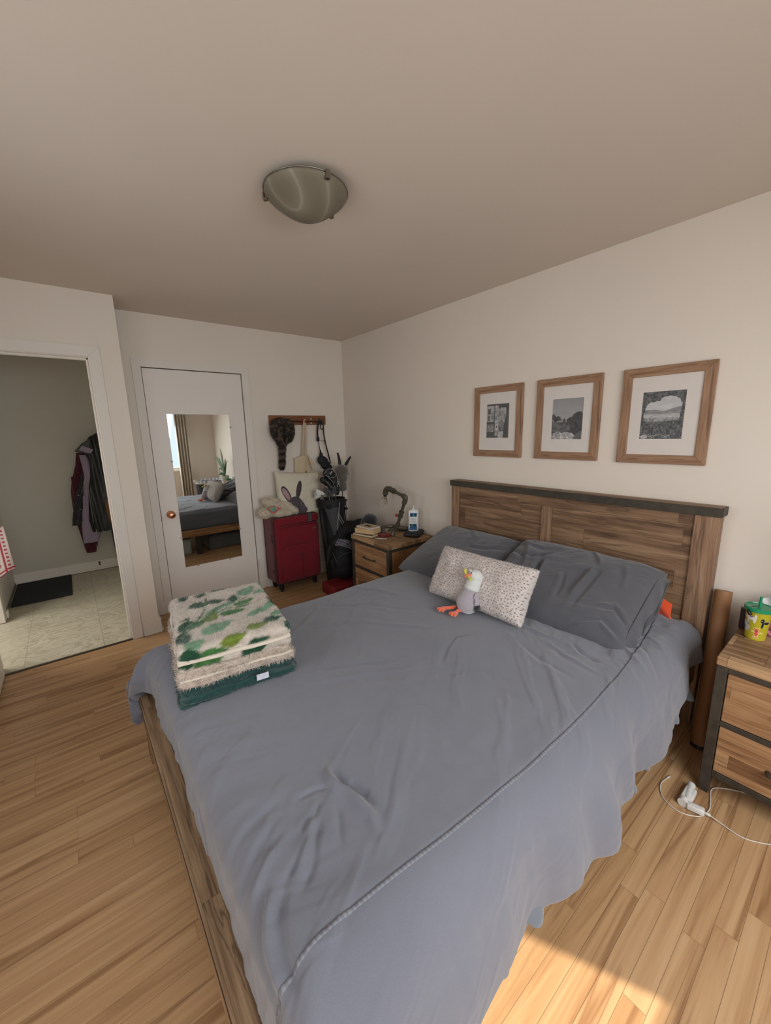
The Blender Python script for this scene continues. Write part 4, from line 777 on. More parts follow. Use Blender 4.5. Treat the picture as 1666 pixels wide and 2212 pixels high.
# ------------------------------------------------------------------ nightstands
def make_nightstand(y0, label):
    """y0: the side nearer the bed corner with smaller y; spans y0 .. y0+0.535"""
    W = 0.535; D0, D1 = -0.515, -0.016; t_ = thing('nightstand', label, 'nightstand', ((D0+D1)/2, y0+W/2, 0), 'wood and dark metal nightstands'); y1 = y0+W
    bm = B(); bx(bm, (D0, y0, 0.580), (D1, y1, 0.615), 0.0025); obj('tabletop', bm, M_nst, t_)
    for x in (D0+0.003, D1-0.038):
        for y in (y0+0.002, y1-0.037):
            bm = B(); bx(bm, (x, y, 0.0), (x+0.035, y+0.035, 0.580), 0.002); obj('leg', bm, M_dmetal, t_)
    bm = B()
    for z0_, z1_ in ((0.556, 0.580), (0.322, 0.344), (0.086, 0.112)):
        bx(bm, (D0+0.005, y0+0.037, z0_), (D0+0.030, y1-0.037, z1_), 0.0015)
        if z0_ != 0.322:
            for y in (y0+0.004, y1-0.029): bx(bm, (D0+0.038, y, z0_), (D1-0.038, y+0.025, z1_), 0.0015)
            bx(bm, (D1-0.03, y0+0.037, z0_), (D1-0.005, y1-0.037, z1_))
    obj('crossbars', bm, M_dmetal, t_)
    for y in (y0+0.010, y1-0.026):
        bm = B(); bx(bm, (D0+0.038, y, 0.112), (D1-0.038, y+0.016, 0.556)); obj('side_panel', bm, M_nss, t_)
    bm = B(); bx(bm, (D1-0.02, y0+0.037, 0.1), (D1-0.012, y1-0.037, 0.58)); bx(bm, (D0+0.03, y0+0.03, 0.100), (D1-0.03, y1-0.03, 0.108)); obj('back_panel', bm, M_nss, t_)
    for z0_, z1_ in ((0.3465, 0.5535), (0.1145, 0.3195)):
        bm = B(); bx(bm, (D0+0.0075, y0+0.0395, z0_), (D0+0.028, y1-0.0395, z1_), 0.002); bx(bm, (D0+0.028, y0+0.045, z0_+0.01), (D1-0.05, y1-0.045, z1_-0.03)); dr = obj('drawer', bm, M_nsd, t_)
        bm = B(); yc = (y0+y1)/2; zc = (z0_+z1_)/2 + 0.0; x = D0+0.008
        tube(bm, bez([(x+0.002, yc-0.073, zc), (x-0.016, yc-0.072, zc), (x-0.024, yc-0.062, zc), (x-0.026, yc, zc), (x-0.024, yc+0.062, zc), (x-0.016, yc+0.072, zc), (x+0.002, yc+0.073, zc)], 6), 0.0052, 10)
        lathe(bm, [(0, 0), (0.009, 0), (0.009, 0.003), (0, 0.003)], (x, yc-0.073, zc), (-1, 0, 0), 12); lathe(bm, [(0, 0), (0.009, 0), (0.009, 0.003), (0, 0.003)], (x, yc+0.073, zc), (-1, 0, 0), 12); obj('handle', bm, M_dmetal, dr, ang=40)
    return t_
make_nightstand(-1.365, 'wood and dark metal nightstand in the far corner, carrying the pipe lamp and books')
ns2 = make_nightstand(-3.954, 'wood and dark metal nightstand at the right edge, carrying the cup with green lid')

# ------------------------------------------------------------------ pipe lamp
M_pipe = plain('cast_pipe', srgb(92, 86, 74), 0.45, 0.45, nscale=40, namt=0.25, bump=0.25, bscale=150); M_bulbm = NT('bulb_glass'); M_bulbm.col((1.0, 0.98, 0.93, 1)); M_bulbm.rough(0.02); M_bulbm.b.inputs['Transmission Weight'].default_value = 1.0; M_bulbm.b.inputs['IOR'].default_value = 1.25; M_bulb = M_bulbm.m
M_redv = plain('red_valve', srgb(150, 40, 32), 0.4)
lp = thing('desk_lamp', 'bent industrial pipe table lamp with bare filament bulb', 'lamp', (-0.16, -1.06, 0.615))
X0 = -0.16
def pipe(name, pts, r, parent, fit=()):
    bm = B(); tube(bm, pts, r, 14)
    for f in fit: tube(bm, [f[0], f[1]], f[2], 14)
    return obj(name, bm, M_pipe, parent, ang=35)
def along(a, b, t_): a = Vector(a); b = Vector(b); return a+(b-a)*t_
A0, A1, A2, A3 = (X0, -1.052, 0.665), (X0, -1.170, 0.930), (X0, -0.985, 0.992), (X0, -0.915, 0.985)
pipe('upright_pipe', [A0, along(A0, A1, .95)], 0.0145, lp, [(along(A0, A1, .02), along(A0, A1, .12), 0.021), (along(A0, A1, .36), along(A0, A1, .56), 0.0205), (along(A0, A1, .36), along(A0, A1, .40), 0.024), (along(A0, A1, .52), along(A0, A1, .56), 0.024), (along(A0, A1, .85), along(A0, A1, .97), 0.0225)])
el = bez([along(A0, A1, .93), along(A0, A1, .99), (X0, -1.172, 0.944), (X0, -1.160, 0.952), along((X0, -1.168, 0.948), A2, .14)], 6); pipe('elbow', el, 0.021, lp, [(el[0], el[3], 0.020), (el[-3], el[-1], 0.0245)])
pipe('arm_pipe', [(X0, -1.160, 0.951), A2], 0.0145, lp, [(along((X0, -1.16, .951), A2, .72), along((X0, -1.16, .951), A2, .82), 0.020), (along((X0, -1.16, .951), A2, .82), along((X0, -1.16, .951), A2, .95), 0.0255)])
hd = bez([A2, (X0, -0.955, 0.999), (X0, -0.925, 0.998), (X0, -0.903, 0.982), (X0, -0.893, 0.955), (X0, -0.890, 0.945)], 6); pipe('lamp_head', hd, [0.0215]*4+[0.025]*(len(hd)-4), lp, [(hd[-4], hd[-1], 0.028)])
bm = B(); tube(bm, [(X0, -0.891, 0.948), (X0, -0.885, 0.925)], 0.016, 14); sk = obj('socket', bm, M_black, lp, ang=35)
bd = Vector((0, 0.30, -1)).normalized(); bo = Vector((X0, -0.886, 0.930)); bm = B()
lathe(bm, [(0.0145, 0.0), (0.0165, 0.012), (0.026, 0.035), (0.036, 0.062), (0.039, 0.082), (0.035, 0.100), (0.022, 0.112), (0.0, 0.117)], bo, bd, 28, caps=False); obj('bulb', bm, M_bulb, lp, smooth=True)
bm = B(); fpts = []
for k in range(9): fpts.append(bo + bd*(0.02 if k % 2 == 0 else 0.082) + Vector((0.006*math.cos(k*0.8), 0, 0)) + Vector((0, math.cos(0.3), math.sin(0.3)))*(0.010*math.sin(k*0.8)))
tube(bm, fpts, 0.0006, 5); tube(bm, [bo, bo+bd*0.03], 0.004, 8); M_fil = plain('filament', srgb(196, 150, 70), 0.3, 0.8); obj('filament', bm, M_fil, lp)
bm = B(); c = along(A0, A1, .44); tube(bm, [c, c+Vector((-0.030, 0.012, 0))], 0.010, 12); obj('valve_stem', bm, M_pipe, lp, ang=40)
bm = B(); tube(bm, [c+Vector((-0.030, 0.012, 0)), c+Vector((-0.042, 0.017, 0))], 0.014, 12); obj('valve_knob', bm, M_redv, lp, ang=40)
# base: a ring of pipe on four short elbowed feet
bq = [(-0.245, -0.965, .650), (-0.235, -0.900, .650), (-0.130, -0.875, .650), (-0.060, -0.905, .650), (-0.075, -1.010, .650), (X0, -1.052, .652)]
bs = bez([(-0.262, -0.985, .627), (-0.255, -0.962, .645), (-0.225, -0.945, .652), (-0.15, -0.975, .655), (X0, -1.052, .655)], 6); pipe('base_pipe', bs, 0.0150, lp, [(bs[0]-Vector((0, 0, .010)), bs[2], 0.017), (bs[9], bs[12], 0.017), (bs[15], bs[18], 0.017)])
bs = bez([(-0.275, -1.125, .627), (-0.262, -1.12, .645), (-0.225, -1.085, .652), (X0, -1.052, .655)], 6); pipe('base_pipe', bs, 0.0150, lp, [(bs[0]-Vector((0, 0, .010)), bs[3], 0.018), (bs[10], bs[13], 0.017)])
bs = bez([(-0.06, -0.955, .627), (-0.065, -0.965, .645), (-0.10, -1.0, .652), (X0, -1.052, .655)], 6); pipe('base_pipe', bs, 0.0150, lp, [(bs[0]-Vector((0, 0, .010)), bs[3], 0.0225)])
bs = bez([(-0.075, -1.135, .627), (-0.085, -1.125, .645), (-0.12, -1.085, .652), (X0, -1.052, .655)], 6); pipe('base_pipe', bs, 0.0150, lp, [(bs[0]-Vector((0, 0, .010)), bs[3], 0.0225)])
bm = B(); tube(bm, [(X0, -1.052, .638), (X0, -1.052, .672)], 0.020, 14); obj('floor_flange', bm, M_pipe, lp, ang=35)

# ------------------------------------------------------------------ things on the far nightstand
ZN = 0.6155
def rotz(c, a): return Matrix.Translation(Vector(c)) @ Matrix.Rotation(math.radians(a), 4, 'Z')
M_page = plain('book_pages', srgb(198, 180, 148), 0.9, nscale=400, namt=0.12); M_cov_d = plain('dark_cover', srgb(58, 50, 42), 0.6); M_cov_t = plain('tan_cover', srgb(196, 166, 124), 0.7); M_cov_c = plain('cream_cover', srgb(186, 166, 136), 0.7); M_ink = plain('ink', srgb(34, 30, 28), 0.7); M_paper = plain('paper_white', srgb(206, 204, 204), 0.8)
def book(label, c, yaw, lx, ly, h, cov, page=M_page, wrap=True):
    t_ = thing('book', label, 'book', c, 'books on the far nightstand'); R_m = rotz(c, yaw)
    bm = B(); bx(bm, (-lx/2+.003, -ly/2+.003, .002), (lx/2-.003, ly/2-.003, h-.002), M=R_m); obj('pages', bm, page, t_)
    bm = B(); bx(bm, (-lx/2, -ly/2, 0), (lx/2, ly/2, .0022), .0005, M=R_m); bx(bm, (-lx/2, -ly/2, h-.0022), (lx/2, ly/2, h), .0005, M=R_m); bx(bm, (-lx/2, ly/2-.002, 0), (lx/2, ly/2, h), .0005, M=R_m); obj('cover', bm, cov, t_)
    return t_
book('thin book with dark brown cover, bottom of the small pile on the far nightstand', (-0.415, -0.945, ZN), 15, 0.150, 0.215, 0.020, M_cov_d)
book('thick tan block-like book in the middle of the pile on the far nightstand', (-0.410, -0.945, ZN+.0205), 22, 0.120, 0.195, 0.044, M_cov_t, M_cov_t)
bk3 = book('thin cream sketch book with an ink scrawl, top of the pile on the far nightstand', (-0.400, -0.940, ZN+.065), 8, 0.120, 0.185, 0.013, M_cov_c, M_paper)
bm = B()
for k in range(14): 
    a = k*0.55; tube(bm, [(-0.425+0.004*k*math.cos(a*3)*.3, -0.985+k*0.006, ZN+.0785), (-0.385+0.01*math.sin(k*2.1), -0.98+k*0.006, ZN+.0785)], 0.0011, 5)
obj('scrawl', bm, M_ink, bk3)
M_redl = plain('red_leather', srgb(108, 26, 28), 0.4)
wl = thing('wallet', 'dark red leather pouch lying under the pipe lamp foot', 'pouch', (-0.335, -1.085, ZN))
V, F = rslab((-0.335, -1.072, ZN+.009), (.045, .060, .009), .0085, (14, 18, 6), math.radians(-10)); under(merged('pouch_body', V, F, M_redl), wl)
bm = B(); lathe(bm, [(0, 0), (.006, 0), (.005, .002), (0, .0025)], (-0.350, -1.105, ZN+.0178), (0, 0, 1), 12); obj('snap', bm, M_nickel, wl, smooth=True)
bm = B(); prism(bm, [(-0.455, -1.098, ZN+.0003), (-0.385, -1.178, ZN+.0003), (-0.372, -1.163, ZN+.0003), (-0.405, -1.115, ZN+.0003)], (0, 0, .0012)); tag(rebase(obj('paper_slip', bm, M_paper)), 'folded white paper slip at the front edge of the far nightstand', 'paper')
for i, (x, y, a, lx, ly, h, mt_, lb) in enumerate([(-0.235, -0.900, 30, .10, .15, .006, M_paper, 'white card lying flat behind the books on the far nightstand'), (-0.20, -0.905, 48, .085, .13, .004, plain('green_card', srgb(40, 84, 62), .6), 'small green card under the lamp base')]):
    bm = B(); bx(bm, (-lx/2, -ly/2, 0), (lx/2, ly/2, h*.5), .0004, M=rotz((x, y, ZN+0.0003+i*0), a)) if i else bx(bm, (-lx/2, -ly/2, 0), (lx/2, ly/2, h), .0006, M=rotz((x, y, ZN+.0028), a)); tag(rebase(obj('card', bm, mt_)), lb, 'card')
# black glasses case with the lotion bottle on it
gc = thing('glasses_case', 'black hard glasses case under the white lotion bottle', 'glasses case', (-0.125, -1.235, ZN))
V, F = rslab((-0.125, -1.237, ZN+.0195), (.070, .095, .019), .0185, (24, 30, 10), math.radians(-58)); under(merged('case_body', V, F, plain('black_case', srgb(20, 20, 21), .55, bump=.2)), gc)
bm = B(); ring = []; 
V, F = rslab((-0.125, -1.237, ZN+.021), (.0705, .0955, .0012), .001, (24, 30, 3), math.radians(-58)); under(merged('case_rim', V, F, M_black), gc)
lo_ = thing('lotion_bottle', 'white pump lotion bottle with blue label standing on a black case', 'bottle', (-0.125, -1.232, ZN+.0385))
BM = rotz((-0.125, -1.232, ZN+.0385), -38)
M_wpl = plain('white_plastic', srgb(214, 212, 208), 0.3)
def oval_stack(bm, prof, M, seg=36, e=2.6):
    rings = []
    for z, a, b in prof: 
        r_ = []
        for k in range(seg):
            t0 = 2*PI*k/seg; cx, sx = math.cos(t0), math.sin(t0); r_.append(bm.verts.new(M @ Vector((math.copysign(abs(cx)**(2/e), cx)*a, math.copysign(abs(sx)**(2/e), sx)*b, z))))
        rings.append(r_)
    for a, b in zip(rings, rings[1:]):
        for k in range(seg): bm.faces.new((a[k], a[(k+1) % seg], b[(k+1) % seg], b[k]))
    bm.faces.new(rings[0][::-1]); bm.faces.new(rings[-1])
bp = [(z*1.04, a*1.3 if a > .014 else a, b*1.1 if b > .014 else b) for z, a, b in [(0, .030, .017), (.003, .0335, .0195), (.04, .034, .021), (.09, .0325, .021), (.14, .0345, .021), (.165, .035, .0205), (.176, .032, .018), (.181, .020, .014), (.183, .013, .013), (.186, .0125, .0125)]]
bm = B(); oval_stack(bm, bp, BM); obj('bottle_body', bm, M_wpl, lo_, ang=50)
bm = B(); O = BM @ Vector((0, 0, 0)); lathe(bm, [(0, .190), (.014, .190), (.014, .200), (.0115, .201), (.005, .202), (.0048, .214), (.006, .215), (.006, .226), (0, .227)], O, (0, 0, 1), 24); tube(bm, [O+Vector((0, 0, .222)), O+Vector((.03, .018, .221)), O+Vector((.037, .022, .217))], [.006, .0045, .0035], 10); obj('pump', bm, M_wpl, lo_, ang=40)
# label on the broad face turned to the bed foot: painted bands following the bottle
n1, n2 = 40, 90; U, V_ = np.meshgrid(np.linspace(-1, 1, n1), np.linspace(0, 1, n2), indexing='ij')
zz = .012+V_*.150; aa = .0425; xx = U*.032-.004; yy = -.0229*(1-(np.abs(xx)/aa)**2.6)**(1/2.6)-.0006
L_ = np.stack([xx, yy, zz], -1).reshape(-1, 3); Mn = np.array(BM); Wp = L_@Mn[:3, :3].T+Mn[:3, 3]
u_, v_ = (U.ravel()+1)/2, V_.ravel(); cc = np.tile(C3(214, 214, 210), (len(u_), 1)); blue = C3(40, 86, 136); dkb = C3(24, 54, 84); grn_ = C3(60, 120, 84)
cc[(v_ < .22)] = blue; cc[(v_ >= .22) & (v_ < .36) & (u_ < .95-(.36-v_)*0)] = dkb; cc[(v_ > .22) & (v_ < .34) & (((u_-.35)**2+(v_-.30)**2*1.4) < .02)] = grn_
cc[(v_ > .78)] = dkb; cc[((u_-.55)**2*.7+(v_-.87)**2 < .008)] = C3(70, 130, 176); cc[(v_ > .95)] = blue; cc[(v_ > .78) & (v_ < .80)] = grn_
for a in (.42, .50, .56, .62, .70): cc[(np.abs(v_-a) < .010) & (np.sin(u_*40+a*60) > -.3) & (u_ > .15) & (u_ < .85)] = C3(70, 90, 110)
cc[(np.abs(v_-.08) < .008) & (np.sin(u_*50) > -.2) & (u_ > .1) & (u_ < .9)] = C3(150, 180, 206)
M_label = vcol('bottle_label', 0.4); npmesh('bottle_label', Wp, gridfaces(n1, n2), M_label, lo_, cc)
# black phone / flat strap by the wall
bm = B(); bx(bm, (-.03, -.11, 0), (.03, .11, .009), .003, 2, M=rotz((-0.062, -1.09, ZN+.0), 20)); tag(rebase(obj('phone', bm, M_black)), 'flat black device lying by the wall behind the lamp', 'phone')
# dark cap resting behind the books on the bag straps
cap = thing('baseball_cap', 'black baseball cap with a pale letter beside the nightstand books', 'cap', (-0.225, -0.70, 0.60))
M_cap = fabric('cap_cloth', srgb(26, 27, 32), weave=600)
CM = Matrix.Translation((-0.225, -0.700, 0.628)) @ Euler((0.35, -0.1, 0.5)).to_matrix().to_4x4()
def capf(n=40, m_=14):
    V = []; 
    for i in range(m_):
        p_ = i/(m_-1)*PI/2
        for k in range(n):
            a = 2*PI*k/n; r = .088*math.sin(p_)**.8; V.append(CM @ Vector((r*math.cos(a)*1.05, r*math.sin(a)*.92, .115*math.cos(p_)**.9+.003*math.sin(a*6)*math.sin(p_))))
    return np.array(V)
o = npmesh('crown', capf(), gridfaces(14, 40, wrapv=True), M_cap); under(o, cap); o.modifiers.new('s', 'SOLIDIFY').thickness = .003
U, V_ = np.meshgrid(np.linspace(-1, 1, 24), np.linspace(0, 1, 10), indexing='ij'); a = U*1.05
L_ = np.stack([(.088+.075*V_*np.cos(a*.9))*np.cos(a)*1.0, (.080+.03*V_)*np.sin(a), -.002-.018*U*U+.004*V_], -1).reshape(-1, 3); CMr = np.array(CM @ Matrix.Rotation(-1.9, 4, 'Z')); o = npmesh('brim', L_@CMr[:3, :3].T+CMr[:3, 3], gridfaces(24, 10), M_cap); under(o, cap); o.modifiers.new('s', 'SOLIDIFY').thickness = .004
def text_mesh(s, size, M, depth=.001, mat=None, parent=None, name='lettering', ext=0.0):
    c = bpy.data.curves.new('t', 'FONT'); c.body = s; c.size = size; c.extrude = depth; c.align_x = 'CENTER'; c.align_y = 'CENTER'; c.offset = ext
    o = bpy.data.objects.new('t', c); COL.objects.link(o); bpy.context.view_layer.update(); me = evalmesh(o, name); bpy.data.objects.remove(o); bpy.data.curves.remove(c); me.transform(M); me.materials.clear()
    return link(name, me, mat, parent)
def faceM(loc, right, up_):
    r = Vector(right).normalized(); n = r.cross(Vector(up_)).normalized(); u = n.cross(r); return Matrix(((r[0], u[0], n[0], loc[0]), (r[1], u[1], n[1], loc[1]), (r[2], u[2], n[2], loc[2]), (0, 0, 0, 1)))
M_thread = plain('grey_thread', srgb(120, 118, 112), .8)
text_mesh('H', .045, faceM((-0.296, -0.752, .664), (0.62, -0.70, 0), (0.2, 0.2, 0.9)), .004, M_thread, cap)

# ------------------------------------------------------------------ things by the near nightstand
M_tube = plain('cardboard_brown', srgb(140, 98, 62), 0.6, nscale=8, namt=0.05)
tb = thing('poster_tube', 'long brown cardboard tube leaning on the wall between bed and nightstand', 'cardboard tube', (-0.232, -3.352, 0))
bm = B(); tube(bm, [(-0.235, -3.358, 0.004), (-0.060, -3.332, 0.735)], 0.033, 32); 
obj('tube_body', bm, M_tube, tb, ang=40)
bm = B(); d_ = Vector((.175, .026, .731)).normalized(); tube(bm, [Vector((-0.2352, -3.358, 0.001)), Vector((-0.235, -3.358, 0.004))+d_*.012], 0.034, 32); obj('end_cap', bm, M_black, tb, ang=40)
bm = B(); tube(bm, [(-0.150, -3.308, 0.003), (-0.085, -3.308, 0.56)], 0.006, 10); tag(rebase(obj('curtain_rod', bm, plain('pale_rod', srgb(150, 140, 124), .5), smooth=True)), 'thin pale rod standing between the bed and the brown tube', 'rod')
# cup
cp = thing('tumbler', 'yellow-green plastic tumbler with green lid, straw and animal stickers', 'cup', (-0.228, -3.482, ZN))
CX, CY = -0.228, -3.482
M_cupb = NT('drink_yellow'); M_cupb.col(srgb(176, 164, 40)); M_cupb.rough(0.25); M_cupb.b.inputs['Subsurface Weight'].default_value = .2; M_cupb.b.inputs['Subsurface Radius'].default_value = (.02, .02, .005); M_cupb.b.inputs['Subsurface Scale'].default_value = .5
M_lid = NT('lid_green'); M_lid.col(srgb(24, 150, 104)); M_lid.rough(0.2); M_lid.b.inputs['Transmission Weight'].default_value = .25
bm = B(); lathe(bm, [(0, 0), (.030, 0), (.033, .003), (.0425, .130), (.043, .134), (.0, .134)], (CX, CY, ZN), (0, 0, 1), 48); obj('cup_body', bm, M_cupb.m, cp, ang=40)
bm = B(); lathe(bm, [(.0425, .128), (.0485, .128), (.049, .134), (.049, .141), (.047, .143), (.046, .140), (.0, .1405)], (CX, CY, ZN), (0, 0, 1), 48); obj('lid', bm, M_lid.m, cp, ang=40)
bm = B(); tube(bm, [(CX, CY, ZN+.12), (CX-.002, CY+.0, ZN+.186)], .0045, 14); obj('straw', bm, M_lid.m, cp, ang=40)
bm = B(); tube(bm, bez([(CX-.004, CY+.004, ZN+.145), (CX-.02, CY+.012, ZN+.1455), (CX-.030, CY+.022, ZN+.144), (CX-.041, CY+.032, ZN+.132)], 5), .0012, 6); tube(bm, [(CX-.041, CY+.031, ZN+.130), (CX-.046, CY+.018, ZN+.112)], .0058, 10); obj('strap_toggle', bm, M_black, cp, smooth=True)
# stickers: small painted patches wrapped on the cup wall
def sticker(th0, z0, w, h, fn, parent):
    n1, n2 = 60, 60; U, V_ = np.meshgrid(np.linspace(-1, 1, n1), np.linspace(-1, 1, n2), indexing='ij'); mask, col = fn(U, V_); z = z0+V_*h/2; r = .033+(.0425-.033)*(z/.127)+.0005; th = th0+U*w/2/r
    P_ = np.stack([CX+r*np.cos(th), CY+r*np.sin(th), ZN+z], -1).reshape(-1, 3); F = gridfaces(n1, n2); mk = mask.ravel(); F = F[mk[F].all(1)]; used = np.unique(F); mp_ = -np.ones(len(P_), int); mp_[used] = np.arange(len(used))
    npmesh('sticker', P_[used], mp_[F], M_label, parent, col.reshape(-1, 3)[used])
def E_(U, V_, cx, cy, a, b): return ((U-cx)/a)**2+((V_-cy)/b)**2 < 1
def st_red(U, V_):
    U = -U; body = E_(U, V_, 0, .1, .42, .75) | E_(U, V_, -.25, .75, .2, .22) | E_(U, V_, .3, .75, .2, .22) | E_(U, V_, -.6, .1, .32, .16) | E_(U, V_, -.22, -.75, .2, .24) | E_(U, V_, .25, -.75, .2, .24) | E_(U, V_, .55, .2, .25, .15)
    inn = E_(U, V_, 0, .1, .33, .66) | E_(U, V_, -.25, .72, .12, .14) | E_(U, V_, .3, .72, .12, .14) | E_(U, V_, -.58, .1, .22, .08) | E_(U, V_, -.22, -.72, .12, .16) | E_(U, V_, .25, -.72, .12, .16)
    c = np.tile(C3(214, 206, 120), U.shape+(1,)); c[inn] = C3(200, 88, 62); c[inn & (np.sin(V_*16) > .5) & (np.abs(U) > .12)] = C3(222, 150, 140); c[E_(U, V_, -.1, .5, .06, .05) | E_(U, V_, .14, .5, .06, .05) | E_(U, V_, .02, .3, .1, .06)] = C3(70, 20, 20); return body, c
def st_white(U, V_):
    U = -U; body = E_(U, V_, 0, 0, .75, .42) | E_(U, V_, -.6, .55, .18, .35) | E_(U, V_, .5, .6, .16, .3) | E_(U, V_, -.45, -.5, .2, .4) | E_(U, V_, .45, -.55, .2, .4) | E_(U, V_, .8, .1, .2, .25)
    c = np.tile(C3(214, 208, 200), U.shape+(1,)); c[E_(U, V_, .0, .35, .25, .22)] = C3(120, 84, 140); c[(np.abs(np.sin(V_*22+U*3)) < .12) & E_(U, V_, 0, 0, .6, .3)] = C3(170, 164, 160); c[E_(U, V_, .1, .42, .07, .06)] = C3(180, 140, 60); return body, c
def st_tiger(U, V_):
    U = -U; body = E_(U, V_, -.3, -.1, .45, .75) | E_(U, V_, .3, .3, .55, .5) | E_(U, V_, .1, -.75, .5, .25); c = np.tile(C3(206, 200, 198), U.shape+(1,)); st = np.abs(np.sin(np.arctan2(V_-.2, U-.2)*9)) < .25; c[st & ~E_(U, V_, .3, .3, .25, .25)] = C3(60, 56, 72); c[E_(U, V_, .35, .4, .12, .1)] = C3(110, 90, 150); c[E_(U, V_, -.4, .3, .1, .1)] = C3(80, 74, 84); return body, c
def st_black(U, V_):
    U = -U; body = E_(U, V_, -.3, .1, .6, .3) | E_(U, V_, .4, .5, .35, .45) | E_(U, V_, .3, -.3, .25, .6); c = np.tile(C3(34, 34, 40), U.shape+(1,)); ed = ~(E_(U, V_, -.3, .1, .52, .24) | E_(U, V_, .4, .5, .29, .39) | E_(U, V_, .3, -.3, .19, .54)); c[ed] = C3(176, 170, 90); c[E_(U, V_, .5, .5, .08, .08)] = C3(150, 150, 160); return body, c
th_c = math.atan2(-3.72457-CY, -2.40494-CX)
sticker(th_c+.06, .036, .044, .054, st_red, cp); sticker(th_c-.50, .098, .050, .044, st_white, cp); sticker(th_c-.98, .060, .044, .054, st_tiger, cp); sticker(th_c+.62, .082, .044, .050, st_black, cp)
# tissue box behind the cup, with pink print
tx = thing('tissue_box', 'square tissue box with pink floral print behind the tumbler', 'tissue box', (-0.110, -3.545, ZN))
t = NT('floral_print'); vo = t.node('ShaderNodeTexVoronoi'); t.l(t.pos(), vo.inputs['Vector']); vo.inputs['Scale'].default_value = 55; t.col(t.ramp(vo.outputs[0], [(0.1, srgb(206, 150, 156)), (0.35, srgb(168, 84, 104)), (0.6, srgb(96, 42, 62)), (0.8, srgb(60, 30, 40))])); t.rough(0.5)
BX = rotz((-0.110, -3.545, ZN), 8); bm = B(); bx(bm, (-.057, -.057, 0), (.057, .057, .108), .002, M=BX); obj('box', bm, t.m, tx)
for k, (ox, oy, hh, sp) in enumerate(((-.015, .022, .058, .5), (.012, .0, .070, -.2), (.0, -.028, .062, -.8))):
    U, V_ = np.meshgrid(np.linspace(-1, 1, 24), np.linspace(0, 1, 14), indexing='ij'); L_ = np.stack([ox+U*.010+.012*np.sin(U*3+k)*V_, oy+U*(.020+.020*V_)+sp*.035*V_, .104+V_*hh*(1-.45*np.abs(U)**1.5)], -1).reshape(-1, 3); Mn = np.array(BX); npmesh('tissue', L_@Mn[:3, :3].T+Mn[:3, 3], gridfaces(24, 14), M_paper, tx)
bm = B(); bx(bm, (-.012, -.03, 0), (.012, .03, .095), .002, M=rotz((-0.150, -3.445, ZN), 12)); tag(rebase(obj('card_holder', bm, plain('dark_plum', srgb(44, 26, 34), .5))), 'small dark plum box standing behind the tumbler', 'box')
# pot plant (seen in the mirror)
pl = thing('potted_plant', 'white pot plant with long upright green leaves, seen in the mirror', 'plant', (-0.200, -3.760, ZN))
bm = B(); lathe(bm, [(0, 0), (.055, 0), (.058, .004), (.070, .165), (.072, .170), (.066, .170), (.064, .155), (0, .155)], (-0.20, -3.760, ZN), (0, 0, 1), 36); obj('pot', bm, M_wpl, pl, ang=40)
M_leaf = plain('plant_leaf', srgb(50, 84, 40), .5, nscale=10, namt=.3); M_soil = plain('soil', srgb(50, 38, 30), .95, nscale=90, namt=.4)
bm = B(); lathe(bm, [(0, 0), (.063, 0), (.063, .002), (0, .004)], (-0.20, -3.760, ZN+.154), (0, 0, 1), 24); obj('soil', bm, M_soil, pl)
def leaf(pts, w, up=(1, 0, 0)):
    p = bez(pts, 8); V = []
    for i, q in enumerate(p):
        t0 = i/(len(p)-1); d = (p[min(i+1, len(p)-1)]-p[max(i-1, 0)]).normalized(); s_ = d.cross(Vector(up)).normalized(); ww = w*math.sin(PI*min(1, .12+t0*.88))**.8
        n_ = s_.cross(d); V += [q-s_*ww, q-s_*ww*.5-n_*ww*.15, q-n_*ww*.25, q+s_*ww*.5-n_*ww*.15, q+s_*ww]
    o = npmesh('leaf', V, gridfaces(len(p), 5), M_leaf, pl); o.modifiers.new('s', 'SOLIDIFY').thickness = .0015
q0 = Vector((-0.20, -3.76, ZN+.15))
for dx_, dy_, dz_, bend, w in ((-.05, .03, .52, .03, .044), (.02, .05, .34, -.02, .036), (-.04, -.34, .32, .10, .040), (-.03, -.24, .20, .26, .018), (.0, -.36, .02, .20, .018), (-.09, -.14, -.04, .14, .028), (.03, .14, .30, .05, .020)):
    leaf([q0, q0+Vector((dx_*.3, dy_*.35, dz_*.4+bend*.5)), q0+Vector((dx_*.7, dy_*.75, dz_*.8+bend*.6)), q0+Vector((dx_, dy_, dz_))], w)
# basket with ruffled rim (mirror)
bs_ = thing('laundry_basket', 'black basket with white ruffled rim in the window corner, seen in the mirror', 'basket', (-0.36, -4.25, 0))
bm = B(); lathe(bm, [(0, 0), (.20, 0), (.235, .66), (.23, .66), (.195, .01), (0, .01)], (-0.36, -4.25, 0), (0, 0, 1), 36); obj('basket_body', bm, plain('black_cloth', srgb(26, 26, 28), .9), bs_, ang=40)
U, V_ = np.meshgrid(np.linspace(0, 2*PI, 240), np.linspace(0, 1, 8), indexing='ij'); rr_ = .236+.02*V_+.016*np.sin(U*22)*V_; npmesh('ruffle', np.stack([-.36+rr_*np.cos(U), -4.25+rr_*np.sin(U), .63+.06*V_+.008*np.cos(U*22+1)*V_], -1).reshape(-1, 3), gridfaces(240, 8), M_paper, bs_)
bl_ = B(); bx(bl_, (-.52, -4.40, .60), (-.2, -4.1, .665), .03, 3); obj('folded_cloth', bl_, plain('pale_blue_cloth', srgb(96, 136, 170), .9), bs_, smooth=True)
